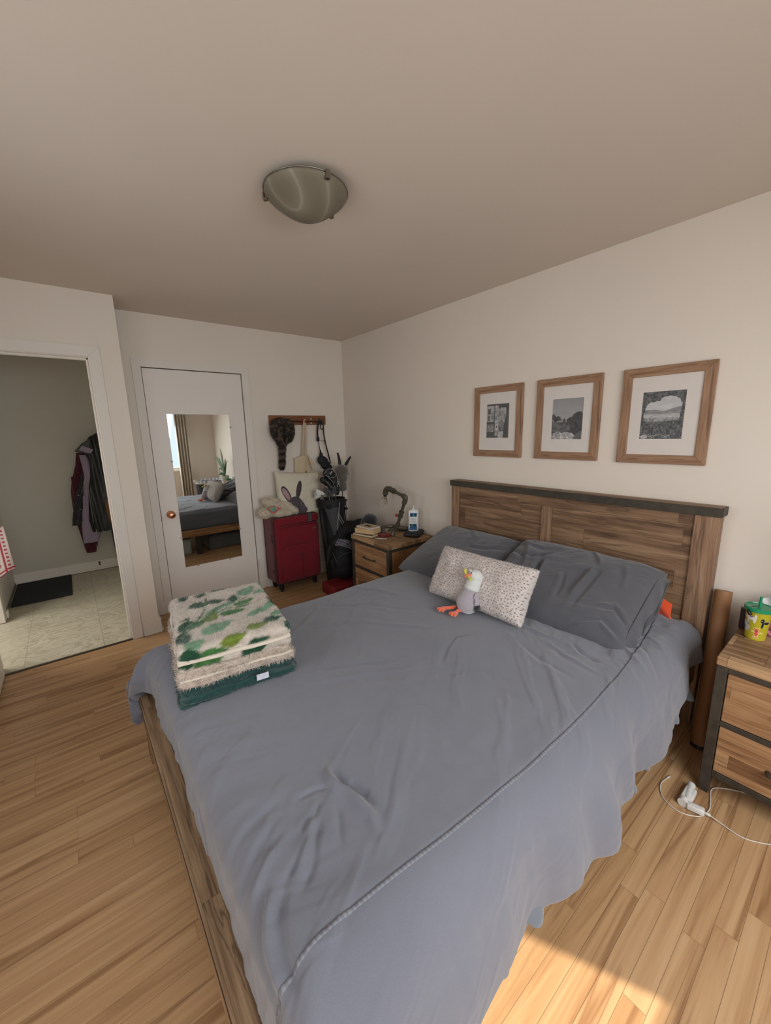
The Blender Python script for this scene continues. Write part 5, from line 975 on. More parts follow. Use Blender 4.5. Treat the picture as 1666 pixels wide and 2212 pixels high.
# curtain beside the window
U, V_ = np.meshgrid(np.linspace(0, 1, 140), np.linspace(0, 1, 30), indexing='ij')
cx_ = -0.735+.20*U; cyy = -4.755+.035*np.sin(U*2*PI*4)*(0.7+.3*V_)+.008*np.sin(U*31)*V_
M_curt = fabric('curtain_cloth', srgb(204, 192, 176), srgb(194, 182, 166), weave=400, sheen=.1)
o = npmesh('curtain', np.stack([cx_, cyy, .05+2.2*(1-V_)], -1).reshape(-1, 3), gridfaces(140, 30), M_curt); o.modifiers.new('s', 'SOLIDIFY').thickness = .003; tag(rebase(o), 'taupe curtain gathered beside the window, seen in the mirror', 'curtain')
bm = B(); tube(bm, [(-3.0, -4.76, 2.27), (-0.45, -4.76, 2.27)], .012, 14); lathe(bm, [(0, 0), (.02, .01), (.022, .03), (0, .045)], (-0.46, -4.76, 2.27), (1, 0, 0), 16); bx(bm, (-0.52, -4.90, 2.26), (-0.505, -4.75, 2.28)); bx(bm, (-2.97, -4.90, 2.26), (-2.955, -4.75, 2.28)); tag(rebase(obj('curtain_rail', bm, M_dmetal, ang=40)), 'dark curtain rod above the window', 'curtain rod')
# storage bins under the bed (mirror)
M_bin = plain('bin_plastic', srgb(176, 180, 178), .4); M_bin2 = fabric('bin_fabric', srgb(96, 98, 98), wr=.5)
sb = thing('storage_bin', 'pale grey plastic storage bin under the foot half of the bed', 'storage bin', (-1.52, -1.98, 0)); bm = B(); bx(bm, (-1.74, -2.20, .002), (-1.30, -1.76, .185), .012, 3); obj('bin_body', bm, M_bin, sb, ang=50); bm = B(); bx(bm, (-1.755, -2.215, .185), (-1.285, -1.745, .205), .006, 2); obj('bin_lid', bm, M_bin, sb, ang=50)
bm = B(); bx(bm, (-1.08, -2.25, .002), (-0.45, -1.78, .20), .03, 4); tag(rebase(obj('storage_bag', bm, M_bin2, smooth=True)), 'grey fabric storage bag under the head half of the bed', 'storage bag')
# power adapter and cable on the floor
M_wcab = plain('white_cable', srgb(206, 200, 190), .4)
ad = thing('power_adapter', 'white folding travel adapter lying by the nightstand leg', 'power adapter', (-0.60, -3.43, 0))
bm = B(); A_m = rotz((-0.592, -3.408, 0), 0); tube(bm, [(-0.535, -3.405, .016), (-0.650, -3.417, .016)], .015, 16); bx(bm, (-.650, -3.432, .002), (-.560, -3.392, .028), .006, 3); obj('adapter_body', bm, M_wpl, ad, ang=40)
bm = B(); tube(bm, [(-.662, -3.408, .017), (-.640, -3.408, .017)], .0175, 20); obj('adapter_knuckle', bm, M_wpl, ad, ang=40)
bm = B(); bx(bm, (-.028, -.0125, 0), (.028, .0125, .024), .004, 3, M=Matrix.Translation((-0.650, -3.448, .004)) @ Matrix.Rotation(math.radians(-78), 4, 'Z')); obj('usb_plug', bm, M_wpl, ad, ang=40)
bm = B(); c1 = bez([(-0.554, -3.325, .003), (-0.600, -3.318, .003), (-0.640, -3.325, .003), (-0.680, -3.350, .003), (-0.700, -3.395, .003), (-0.692, -3.432, .003), (-0.655, -3.470, .003), (-0.600, -3.482, .006), (-0.540, -3.472, .003), (-0.482, -3.462, .003), (-0.445, -3.482, .003), (-0.400, -3.545, .003), (-0.385, -3.620, .003), (-0.42, -3.70, .003), (-0.50, -3.73, .003), (-0.575, -3.680, .003), (-0.620, -3.632, .003), (-0.643, -3.584, .003), (-0.640, -3.529, .007), (-0.640, -3.492, .014)], 7)
tube(bm, c1, .0021, 8); cb = obj('charging_cable', bm, M_wcab, smooth=True); tag(cb, 'thin white charging cable looped on the floor by the nightstand', 'cable')
bm = B(); tube(bm, [(-0.556, -3.3246, .003), (-0.535, -3.331, .003)], .0032, 8); o = obj('cable_plug', bm, M_wcab, cb, smooth=True)
bm = B(); tube(bm, [(-0.640, -3.494, .0145), (-0.644, -3.474, .0155)], .0055, 10); o = obj('cable_plug', bm, M_wcab, cb, smooth=True)
# ------------------------------------------------------------------ far corner: wall rack and what hangs on it
M_rackw = planks('rack_wood', 'x', 'z', 0.2, 1.5, [srgb(70, 38, 20), srgb(112, 68, 38), srgb(132, 84, 50), srgb(150, 100, 62)], vary=0.1, rough=0.4, gap=0.0)
rk = thing('coat_rack', 'dark wooden wall rack board with hooks and a thin rod in the far corner', 'coat rack', (-0.55, -0.012, 1.59))
bm = B(); bx(bm, (-0.857, -0.022, 1.591), (-0.245, -0.001, 1.683), .003); obj('board', bm, M_rackw, rk)
bm = B(); tube(bm, [(-0.80, -0.032, 1.625), (-0.30, -0.032, 1.621)], .004, 8); 
for k in range(9): tube(bm, [(-0.66+k*0.04, -0.032, 1.6235), (-0.65+k*0.04, -0.032, 1.6235)], .0062, 8)
obj('twisted_rod', bm, M_black, rk, ang=40)
for x in (-0.76, -0.50, -0.32):
    bm = B(); tube(bm, bez([(x, -0.020, 1.632), (x, -0.045, 1.622), (x, -0.068, 1.612), (x, -0.078, 1.628)], 5), .0055, 8); tube(bm, [(x, -0.074, 1.622), (x, -0.082, 1.636)], .009, 10); bx(bm, (x-.014, -0.026, 1.608), (x+.014, -0.021, 1.656), .002); obj('hook', bm, M_dmetal if x != -0.50 else M_redv, rk, ang=40)
for z in (1.650, 1.609):
    bm = B(); lathe(bm, [(0, 0), (.008, 0), (.006, .004), (0, .005)], (-0.414, -0.022, z), (0, -1, 0), 14); obj('screw_cover', bm, M_wpl, rk, smooth=True)
# raccoon-tail hat
def furcol(co):
    z = co[:, 2]; n_ = vnoise(co[:, 0]*60, z*60, 3)+0.6*vnoise(co[:, 0]*160, z*160, 5); c = C3(70, 60, 50)*(1+0.5*n_)[:, None]
    c = np.where((n_ > .45)[:, None], C3(122, 104, 84), c)
    cleft = sstep(0.020, 0.004, np.abs(co[:, 0]+0.762+0.10*(z-1.5)))*sstep(1.60, 1.52, z)*sstep(1.40, 1.44, z); c = c*(1-0.75*cleft[:, None])
    tail = z < 1.385; ring = np.sin((z+0.012*vnoise(co[:, 0]*50, z*10, 7))*2*PI/0.064+1.2); tc = np.where((ring > -0.15)[:, None], C3(112, 94, 80), C3(34, 26, 26)); tc = np.where((z < 1.19)[:, None], C3(40, 30, 28), tc)
    k = sstep(1.40, 1.36, z)[:, None]; c = c*(1-k)+tc*k
    return np.clip(c*0.8, 0, 1)
M_fur = vcol('raccoon_fur', 0.85, 0.2, 0.15)
ht = blob('raccoon_hat', [((-0.812, -0.088, 1.535), (0.062, 0.050, 0.105), (0, -0.18, 0)), ((-0.705, -0.088, 1.530), (0.062, 0.050, 0.110), (0, 0.12, 0)), ((-0.760, -0.085, 1.600), (0.085, 0.045, 0.055)), ((-0.766, -0.075, 1.43), (0.050, 0.040, 0.05)), ((-0.770, -0.075, 1.36), (0.032, 0.030, 0.05)), ((-0.772, -0.070, 1.30), (0.030, 0.028, 0.05)), ((-0.776, -0.066, 1.24), (0.030, 0.026, 0.05)), ((-0.780, -0.062, 1.195), (0.028, 0.022, 0.032))], M_fur, vox=.007, sm=4)
fuzz(ht, 22000, 0.016, 0.0016, 31, colorfn=furcol, lay=0.3, curl=0.3, flow=lambda P: np.tile(np.array([0, -.2, -1.6]), (len(P), 1))+0.5*vnoise_vec(P*30, 4)); tag(rebase(ht), 'furry brown raccoon hat with ringed tail hanging from the rack', 'hat')
# canvas tote
M_canvas = fabric('canvas', srgb(196, 178, 150), srgb(184, 166, 138), weave=500, wr=.2, bump=.2)
to = thing('tote_bag', 'cream canvas tote bag with green print hanging from the middle hook', 'tote bag', (-0.53, -0.05, 1.10))
def sheet_poly(name, fn, nu, nv, mat, parent, th=.002, cols=None):
    U, V_ = np.meshgrid(np.linspace(0, 1, nu), np.linspace(0, 1, nv), indexing='ij'); x, y, z = fn(U, V_); o = npmesh(name, np.stack([x, y, z], -1).reshape(-1, 3), gridfaces(nu, nv), mat, parent, cols(U.ravel(), V_.ravel()) if cols else None); o.modifiers.new('s', 'SOLIDIFY').thickness = th; return o
def totecol(u, v):
    c = np.tile(C3(196, 178, 150), (len(u), 1)); g = (np.abs(u-.66-.02*np.sin(v*9)) < .035) & (v > .42) & (v < .85); c[g] = C3(64, 104, 62); g = ((u-.66)**2+((v-.44)*1.2)**2 < .006); c[g] = C3(84, 122, 70); g = (np.abs(u-.9+.1*np.sin(v*14)) < .018) & (v > .5) & (v < .75); c[g] = C3(60, 90, 60); return c
M_canv = vcol('canvas_print', .9, .2, .1, .1, 500)
def tf(U, V_):
    L = -0.632-0.004*V_; R_e = -0.482+.045*sstep(0, 1, V_*1.2); x = L*(1-U)+R_e*U; z = 1.272+.030*U-(V_*.42)*(1-.02*U)-.004*np.sin(U*9); y = -0.030-.022*np.sin(PI*U)**.7-.008*np.sin(U*12+V_*5)*(V_)-.004*np.sin(V_*12); return x, y, z
sheet_poly('bag_body', tf, 60, 60, M_canv, to, .004, totecol)
sheet_poly('folded_flap', lambda U, V_: (-0.50+.02*U+.055*V_+.02*np.sin(PI*V_)*U, -.062-.014*np.sin(PI*V_)*U, 1.298-.165*V_-.03*U*(1-V_)), 14, 30, M_canvas, to, .003)
for x0, x1, y in ((-.512, -.545, -.060), (-.492, -.505, -.050)):
    sheet_poly('handle', lambda U, V_, x0=x0, x1=x1, y=y: (x0*(1-V_)+x1*V_+(U-.5)*(.016+.012*V_), y+.02*V_+.003*np.sin(U*3+V_*6), 1.640-.365*V_-.006*U), 6, 30, M_canvas, to, .002)
bm = B(); tube(bm, bez([(-.515, -.060, 1.634), (-.508, -.070, 1.643), (-.494, -.056, 1.636)], 5), .009, 8, flat=.4); obj('handle_loop', bm, M_canvas, to, smooth=True)
# black sling pouch
M_nyl = plain('black_nylon', srgb(24, 25, 29), .75, nscale=150, namt=.3, bump=.3, bscale=500)
sl = thing('sling_bag', 'small black teardrop sling bag hanging by straps from the right hook', 'bag', (-0.31, -0.07, 1.13))
blob('pouch_body', [((-0.330, -0.070, 1.225), (0.066, 0.030, 0.050), (0, .5, 0)), ((-0.300, -0.070, 1.180), (0.056, 0.030, 0.050), (0, .6, 0)), ((-0.258, -0.070, 1.150), (0.035, 0.022, 0.035)), ((-0.345, -0.068, 1.285), (0.020, 0.018, 0.030)), ((-0.350, -0.066, 1.315), (0.009, 0.010, 0.030))], M_nyl, sl, .004, 5)
for nm, pts, r in (('strap', [(-0.322, -0.07, 1.612), (-0.352, -0.06, 1.60), (-0.366, -0.055, 1.53), (-0.366, -0.055, 1.455)], .0095), ('strap', [(-0.368, -0.055, 1.455), (-0.358, -0.058, 1.39), (-0.350, -0.062, 1.31)], .0045), ('strap', [(-0.318, -0.075, 1.612), (-0.300, -0.065, 1.59), (-0.296, -0.06, 1.50), (-0.276, -0.06, 1.38), (-0.245, -0.06, 1.25), (-0.232, -0.062, 1.15)], .0085)):
    bm = B(); p_ = bez(pts, 8); tube(bm, p_, r, 8, flat=.25, updir=(0, -1, 0)); obj(nm, bm, M_nyl, sl, smooth=True)
bm = B(); bx(bm, (-.382, -.066, 1.425), (-.352, -.05, 1.470), .004); obj('buckle', bm, M_black, sl)
bm = B(); tube(bm, bez([(-.335, -.075, 1.600), (-.345, -.08, 1.565), (-.325, -.082, 1.545), (-.305, -.08, 1.57), (-.312, -.075, 1.600)], 6), .005, 8); obj('carabiner', bm, M_black, sl, smooth=True)
bm = B(); tube(bm, bez([(-.362, -.058, 1.455), (-.335, -.07, 1.425), (-.305, -.07, 1.432), (-.292, -.065, 1.40)], 6), .0025, 6); obj('tan_cord', bm, plain('tan_cord', srgb(112, 92, 70), .8), sl, smooth=True)

# ------------------------------------------------------------------ suitcase
M_red = fabric('suitcase_cloth', srgb(118, 18, 32), srgb(104, 14, 28), weave=700, bump=.12, sheen=.15); M_red2 = fabric('suitcase_side_cloth', srgb(98, 26, 36), srgb(90, 22, 31), weave=700, bump=.12, sheen=.2); M_zip = plain('dark_zip', srgb(60, 12, 20), .6); M_grt = plain('grey_webbing', srgb(66, 68, 66), .8); M_silv = plain('silver', srgb(170, 166, 158), .3, .8)
su = thing('suitcase', 'large dark red soft suitcase on wheels standing against the far wall', 'suitcase', (-0.765, -0.155, 0))
SX0, SX1, SZ0, SZ1 = -1.000, -0.528, .082, .742
V, F = rslab(((SX0+SX1)/2, -.145, (SZ0+SZ1)/2), ((SX1-SX0)/2, .125, (SZ1-SZ0)/2), .035, (34, 24, 44), 0, lambda W, nn: W+nn*0.0025*fbm(W[:, 0]*7+W[:, 1]*5, W[:, 2]*6, 3, 3)[:, None]); under(merged('suitcase_shell', V, F, M_red2), su)
V, F = rslab(((SX0+SX1)/2+.005, -.272, (SZ0+SZ1)/2+.004), ((SX1-SX0)/2-.014, .018, (SZ1-SZ0)/2-.012), .016, (30, 10, 40), 0, lambda W, nn: W+nn*0.003*fbm(W[:, 0]*7, W[:, 2]*6, 3, 8)[:, None]); under(merged('front_panel', V, F, M_red), su)
def rrect(x0, x1, z0, z1, y, r, n=6):
    P_ = []
    for cx, cz, a0 in ((x1-r, z1-r, 0), (x0+r, z1-r, 90), (x0+r, z0+r, 180), (x1-r, z0+r, 270)):
        for k in range(n+1): a = math.radians(a0+90*k/n); P_.append((cx+r*math.cos(a), y, cz+r*math.sin(a)))
    return P_+[P_[0]]
for y, e in ((-.258, .006), (-.232, .001), (-.04, .001)):
    bm = B(); tube(bm, rrect(SX0+e-.001, SX1-e+.001, SZ0+e-.001, SZ1-e+.001, y, .036), .004 if y > -.25 else .0055, 8); obj('piping', bm, M_zip, su, smooth=True)
def pocket(x0, x1, z0, z1, d, seed):
    V, F = rslab(((x0+x1)/2, -.288-d/2+.004, (z0+z1)/2), ((x1-x0)/2, d/2+.004, (z1-z0)/2), min(d/2+.0035, .012), (30, 8, 26), 0, lambda W, nn: W+nn*0.0045*fbm(W[:, 0]*9+seed, W[:, 2]*8, 3, seed)[:, None]); o = under(merged('pocket', V, F, M_red), su); return o
pocket(-.950, -.560, .470, .655, .006, 4); pocket(-.935, -.556, .120, .440, .018, 6)
V, F = rslab((-.745, -.3125, .415), (.188, .006, .042), .005, (26, 6, 12), 0, lambda W, nn: W+nn*0.002*fbm(W[:, 0]*9, W[:, 2]*8, 3, 3)[:, None]); under(merged('pocket_flap', V, F, M_red), su)
for a, b, r in (((-.945, -.296, .668), (-.560, -.296, .664), .004), ((-.945, -.299, .645), (-.566, -.299, .645), .0025), ((-.93, -.312, .452), (-.56, -.312, .452), .0035), ((-.742, -.3085, .372), (-.742, -.3085, .130), .0025)):
    bm = B(); tube(bm, [a, b], r, 8); obj('zip', bm, M_zip, su, smooth=True)
for x, z in ((-.562, .668), (-.562, .452), (-.53, .40)):
    bm = B(); bx(bm, (x-.004, -.318 if x > -.56 else -.312, z-.022), (x+.004, -.300, z+.004), .001); obj('zip_pull', bm, M_silv, su)
bm = B(); bx(bm, (-.605, -.2990, .588), (-.572, -.2955, .602), .002); obj('badge', bm, M_silv, su)
bm = B(); bx(bm, (-.600, -.2995, .591), (-.586, -.2985, .599)); obj('badge_mark', bm, M_black, su)
bm = B(); bx(bm, (-.655, -.300, .672), (-.615, -.292, .738), .002); bx(bm, (-.655, -.296, .736), (-.615, -.240, .748), .002); hd_ = obj('strap_tag', bm, M_grt, su); bm = B(); bx(bm, (-.656, -.302, .668), (-.614, -.290, .673)); obj('tag_edge', bm, M_silv, hd_)
bm = B(); bx(bm, (-1.008, -.235, .50), (-.998, -.205, .58), .003, 2); bx(bm, (-1.006, -.21, .20), (-.998, -.19, .22), .002); obj('lock', bm, M_zip, su)
for x, y in ((SX0+.055, -.225), (SX1-.055, -.225), (SX0+.055, -.06), (SX1-.055, -.06)):
    bm = B(); lathe(bm, [(0, .062), (.020, .062), (.022, .085), (0, .085)], (x, y, 0), (0, 0, 1), 16); bx(bm, (x-.018, y-.020, .02), (x-.011, y+.012, .066), .002); bx(bm, (x+.011, y-.020, .02), (x+.018, y+.012, .066), .002); w_ = obj('caster', bm, M_black, su, ang=40)
    bm = B(); lathe(bm, [(0, 0), (.020, 0), (.0235, .004), (.0235, .014), (.020, .018), (0, .018)], (x-.009, y-.008, .0238), (1, 0, 0), 24); obj('wheel', bm, M_black, w_, ang=40)
# ---- rabbit pillow on the suitcase
def rabcol(u, v, z):
    U = (u+1)/2*.92+.10; V_ = (1-v)/2*.94+.055
    base = np.tile(C3(206, 198, 178), (len(u), 1))*(1+.03*fbm(u*8, v*8, 3, 4))[:, None]
    def ell(cx, cy, a, b, ang):
        t0 = math.radians(ang); x = (U-cx)*math.cos(t0)+(V_-cy)*math.sin(t0); y = -(U-cx)*math.sin(t0)+(V_-cy)*math.cos(t0); return (x/a)**2+(y/b)**2
    fur = C3(80, 72, 78)*(1+.35*fbm(U*70, V_*70, 3, 5)+.2*fbm(U*12, V_*12, 2, 9))[:, None]; c = base
    front = z > 0
    def put(m_, col):
        nonlocal c; mm = (m_ & front)[:, None]; c = np.where(mm, col, c)
    put(ell(.27, .55, .065, .185, -22) < 1, fur*.75); put(ell(.262, .545, .045, .14, -24) < 1, C3(166, 138, 140)*(1+.1*fbm(U*20, V_*20, 2, 3))[:, None])
    put(ell(.515, .45, .052, .185, 13) < 1, fur*.7); put(ell(.50, .48, .022, .12, 12) < 1, fur*.9)
    put(ell(.44, .70, .115, .10, 20) < 1, fur); put(ell(.50, .80, .115, .15, -20) < 1, fur*1.02); put(ell(.58, .88, .085, .085, 0) < 1, fur*1.3); put(ell(.52, .93, .09, .06, 0) < 1, fur*1.15)
    put(ell(.575, .755, .024, .036, -20) < 1, C3(150, 134, 126)); put(ell(.575, .757, .015, .026, -20) < 1, C3(26, 20, 22)); put(ell(.53, .74, .012, .05, -25) < 1, fur*1.5); put(ell(.655, .875, .012, .02, 0) < 1, C3(60, 50, 56))
    return np.clip(c, 0, 1)
M_rab = vcol('printed_linen', .92, .1, .1, .15, 700)
bp_ = pillow('rabbit_pillow', MX((-0.660, -0.142, 0.925), (1, -.02, -.085), (.04, .24, 1)), 0.475, 0.440, 0.12, M_rab, (180, 180), .40, 0.06, .004, rabcol, seed=5, folds=[([(.9, .9), (.5, .5)], .012, -.005), ([(.7, -.95), (.8, -.5), (.85, 0)], .012, .005), ([(-.9, .9), (-.6, .5)], .012, .004)])
tag(rebase(bp_), 'cream pillow printed with a grey rabbit standing on the suitcase', 'pillow')
# ---- curly white lamb/bear plush lying on the suitcase
M_lamb = vcol('lamb_plush', .95, .4, .1)
pb = thing('lamb_plush', 'shaggy cream plush lamb with a pink and green scarf lying on the suitcase', 'plush toy', (-0.91, -0.19, 0.745))
lamb = blob('plush_body', [((-1.040, -0.205, 0.790), (0.062, 0.050, 0.045), (0, .2, 0)), ((-0.985, -0.190, 0.800), (0.050, 0.050, 0.050)), ((-0.935, -0.175, 0.825), (0.085, 0.065, 0.072)), ((-0.870, -0.170, 0.830), (0.065, 0.060, 0.062)), ((-1.000, -0.160, 0.885), (0.042, 0.038, 0.034), (0, .5, 0)), ((-0.950, -0.185, 0.890), (0.060, 0.045, 0.035)), ((-0.905, -0.225, 0.778), (0.075, 0.042, 0.036)), ((-0.835, -0.235, 0.772), (0.050, 0.034, 0.028)), ((-0.820, -0.205, 0.830), (0.055, 0.040, 0.042), (0, .5, 0)), ((-0.760, -0.225, 0.785), (0.046, 0.034, 0.030), (0, .7, 0)), ((-0.79, -0.21, 0.805), (0.045, 0.036, 0.034), (0, .7, 0))], M_lamb, pb, .006, 4)
fuzz(lamb, 16000, 0.013, 0.0024, 41, colorfn=lambda co: np.tile(C3(222, 208, 186), (len(co), 1)), lay=1.0, curl=.5)
M_pink = fabric('scarf_pink', srgb(196, 96, 92), weave=500); M_mint = fabric('scarf_mint', srgb(112, 158, 132), weave=500)
U, V_ = np.meshgrid(np.linspace(-1, 1, 16), np.linspace(-1, 1, 16), indexing='ij'); sx = -0.985+.034*U+.012*V_; sz = .822-.026*V_+.012*U
npmesh('scarf_patch', np.stack([sx, -.252+.012*U*U+.012*V_*V_, sz], -1).reshape(-1, 3), gridfaces(16, 16), M_mint, pb).modifiers.new('s', 'SOLIDIFY').thickness = .004
bm = B(); tube(bm, bez([(-1.025, -.238, .838), (-1.005, -.252, .812), (-0.980, -.258, .790), (-0.950, -.254, .808), (-0.920, -.250, .828), (-0.905, -.245, .822)], 6), .0075, 8); tube(bm, bez([(-1.025, -.238, .838), (-0.99, -.246, .850), (-.95, -.246, .845), (-.92, -.248, .832)], 5), .004, 6); obj('scarf_trim', bm, M_pink, pb, smooth=True)
for p_, r in (((-1.055, -.252, .800), .006),): bm = B(); bmesh.ops.create_icosphere(bm, subdivisions=2, radius=r, matrix=Matrix.Translation(p_)); obj('nose', bm, M_pink, pb, smooth=True)
bm = B(); bmesh.ops.create_icosphere(bm, subdivisions=2, radius=.006, matrix=Matrix.Translation((-1.0, -.238, .848))); obj('eye', bm, M_gblkey, pb, smooth=True)

# ------------------------------------------------------------------ golf bag with clubs
M_gblack = plain('golf_nylon', srgb(13, 13, 15), .7, nscale=120, namt=.3, bump=.3, bscale=400); M_ggry = plain('golf_grey', srgb(52, 52, 53), .7, nscale=120, namt=.15); M_pipg = plain('pale_piping', srgb(150, 150, 146), .6); M_chrome = plain('chrome', srgb(120, 118, 112), .32, 1.0, nscale=20, namt=.1)
gb = thing('golf_bag', 'black and grey golf stand bag full of clubs in the corner', 'golf bag', (-0.37, -0.36, 0))
GA, GB2 = Vector((-0.40, -0.385, .02)), Vector((-0.415, -0.335, .865)); gd = (GB2-GA).normalized(); gl_ = (GB2-GA).length
def gpt(h, a, r): # height fraction, angle (deg, -90 faces the camera side), radius
    u = Vector((1, 0, 0)); u = (u-gd*u.dot(gd)).normalized(); v = gd.cross(u); return GA+gd*(h*gl_)+(u*math.cos(math.radians(a))+v*math.sin(math.radians(a)))*r
bm = B(); lathe(bm, [(0, 0), (.105, 0), (.11, .02), (.112, .25), (.118, .5), (.125, .75), (.135, gl_-.05), (.138, gl_), (.124, gl_), (.120, gl_-.06), (0, gl_-.10)], GA, gd, 40); obj('bag_body', bm, M_gblack, gb, ang=50)
bm = B(); lathe(bm, [(.132, gl_-.075), (.142, gl_-.07), (.144, gl_+.004), (.134, gl_+.008), (.130, gl_+.002), (.131, gl_-.06)], GA, gd, 40, caps=False); obj('collar', bm, M_gblack, gb, ang=50)
def patch(name, corners, mat, r=.131, n=12):  # quad patch on the bag: corners (h, angle)
    V = []
    for i in range(n):
        for j in range(n):
            a, b = i/(n-1), j/(n-1); h = (corners[0][0]*(1-a)+corners[1][0]*a)*(1-b)+(corners[3][0]*(1-a)+corners[2][0]*a)*b; an = (corners[0][1]*(1-a)+corners[1][1]*a)*(1-b)+(corners[3][1]*(1-a)+corners[2][1]*a)*b
            V.append(gpt(h, an, r+.004+.006*math.sin(PI*a)*math.sin(PI*b)))
    o = npmesh(name, V, gridfaces(n, n), mat, gb); o.modifiers.new('s', 'SOLIDIFY').thickness = .003; return o
patch('grey_panel', [(.93, -150), (.97, -84), (.45, -92), (.55, -118)], M_ggry); patch('grey_strip', [(.84, -92), (.80, -86), (.46, -35), (.56, -28)], M_ggry, .135)
def pipe_on(pts, r=.0028, rad=.142):
    bm = B(); tube(bm, bez([gpt(h, a, rad) for h, a in pts], 6), r, 8); obj('piping', bm, M_pipg, gb, smooth=True)
pipe_on([(.97, -84), (.86, -92), (.70, -103), (.55, -106), (.42, -100)]); pipe_on([(.84, -93), (.72, -72), (.62, -52), (.53, -30)]); pipe_on([(.80, -95), (.70, -78), (.58, -57), (.48, -34)])
pipe_on([(.70, -78), (.60, -88), (.46, -94), (.40, -96)], .0022); pipe_on([(.68, -72), (.58, -80), (.46, -87), (.40, -90)], .0022)
bm = B(); tube(bm, [gpt(.69, -76, .147), gpt(.64, -79, .147)], .006, 8); obj('zip_pull', bm, M_silv, gb, smooth=True)
for s_ in (0, 1):
    bm = B(); tube(bm, [gpt(.97, -12+s_*14, .155), gpt(.45, -8+s_*14, .165)], .006, 8); o = obj('stand_leg', bm, M_chrome if s_ == 0 else M_gblack, gb, smooth=True)
for h in (.96, .86, .62): bm = B(); c = gpt(h, -8, .155); bx(bm, (c.x-.016, c.y-.016, c.z-.012), (c.x+.016, c.y+.016, c.z+.012), .004, 2); obj('stand_bracket', bm, M_gblack, gb)
bm = B(); c = gpt(.93, -128, .142); bx(bm, (c.x-.020, c.y-.012, c.z-.02), (c.x+.020, c.y+.008, c.z+.02), .004, 2); lathe(bm, [(0, 0), (.007, 0), (.006, .004), (0, .005)], c+Vector((0, -.012, 0)), (0, -1, 0), 12); obj('clip_plate', bm, M_gblack, gb, ang=40)
bm = B(); tube(bm, bez([gpt(.90, -165, .14), gpt(.80, -150, .19), gpt(.62, -150, .18), gpt(.45, -150, .15)], 8), .016, 10, flat=.35); obj('shoulder_strap', bm, M_gblack, gb, smooth=True)
def club(label, a, r, top, head, mat=M_chrome, cover=None):
    t_ = thing('golf_club', label, 'golf club', gpt(.88, a, r), 'golf clubs in the bag'); p0 = gpt(.87, a, r); top = Vector(top)
    bm = B(); tube(bm, [p0, top], [.0055, .0045], 8); obj('shaft', bm, M_chrome, t_, smooth=True)
    if head == 'iron':
        M_ = faceM(top+Vector((-.018, -.004, .018)), (1, -.5, .25), (0.1, 0, 1)); bm = B(); pts = [(-.038, -.022), (-.030, .030), (-.012, .038), (.022, .004), (.034, -.010), (.030, -.024), (-.030, -.030)]
        prism(bm, [(x, y, -.005) for x, y in pts], (0, 0, .012), M=M_); bmesh.ops.bevel(bm, geom=bm.edges[:], offset=.0025, segments=2, affect='EDGES'); obj('club_head', bm, mat, t_, ang=40)
        bm = B(); prism(bm, [(x*.6, y*.55, -.0065) for x, y in pts], (0, 0, .001), M=M_); obj('club_face', bm, M_gblack, t_)
    return t_
for i, (a, r, tp, lb) in enumerate([(180, .09, (-.545, -.385, .935), 'chrome iron leftmost behind the rabbit pillow'), (200, .07, (-.520, -.36, .925), 'chrome iron second from the left, half behind the rabbit pillow'), (160, .06, (-.535, -.33, .905), 'chrome iron lowest at the left rim of the golf bag'), (-60, .06, (-.375, -.36, .925), 'dark-faced iron in front of the plush head cover'), (-100, .05, (-.425, -.37, .905), 'dark-faced iron near the middle of the golf bag rim'), (-130, .06, (-.46, -.38, .945), 'iron with chrome edge left of the head cover lettering')]):
    club(lb, a, r, tp, 'iron', M_chrome if i < 3 else M_ggry)
# two knit/nylon wood covers
M_cov = plain('cover_nylon', srgb(22, 22, 25), .6, nscale=200, namt=.2)
hc1 = thing('head_cover', 'large black padded club head cover with pale piping and letters', 'club cover', (-0.37, -0.35, .95), 'club head covers')
blob('cover_body', [((-0.425, -0.340, 1.115), (0.064, 0.050, 0.052), (0, .35, 0)), ((-0.395, -0.340, 1.085), (0.055, 0.045, 0.050)), ((-0.370, -0.345, 1.035), (0.038, 0.036, 0.060), (0, -.3, 0)), ((-0.352, -0.350, 0.975), (0.028, 0.028, 0.050)), ((-0.345, -0.350, 0.93), (0.024, 0.024, 0.035))], M_cov, hc1, .004, 6)
def loop_on(pts, parent, y, r=.0026):
    bm = B(); tube(bm, bez([(x, y+dy, z) for x, z, dy in pts], 6), r, 8); obj('piping', bm, M_pipg, parent, smooth=True)
loop_on([(-.488, 1.118, .03), (-.455, 1.160, .02), (-.415, 1.163, .016), (-.375, 1.135, .012), (-.366, 1.105, .010), (-.405, 1.078, .0), (-.445, 1.090, .0), (-.482, 1.108, .018)], hc1, -.390); loop_on([(-.455, 1.085, .012), (-.415, 1.045, .004), (-.385, .985, .012), (-.376, .945, .02)], hc1, -.386); loop_on([(-.356, 1.11, .02), (-.335, 1.05, .025), (-.326, .98, .03)], hc1, -.386)
bm = B(); bx(bm, (-.007, -.002, -.018), (.007, .001, .018), .001, M=Matrix.Translation((-.428, -.392, 1.130)) @ Matrix.Rotation(.7, 4, 'Y')); obj('number_mark', bm, M_pipg, hc1)
text_mesh('SDC', .040, faceM((-.352, -.385, 1.020), (-.12, -.3, -1), (1, -.45, 0)), .001, M_pipg, hc1)
hc2 = thing('head_cover', 'smaller black and grey club head cover left of the large one', 'club cover', (-0.46, -0.35, .93), 'club head covers')
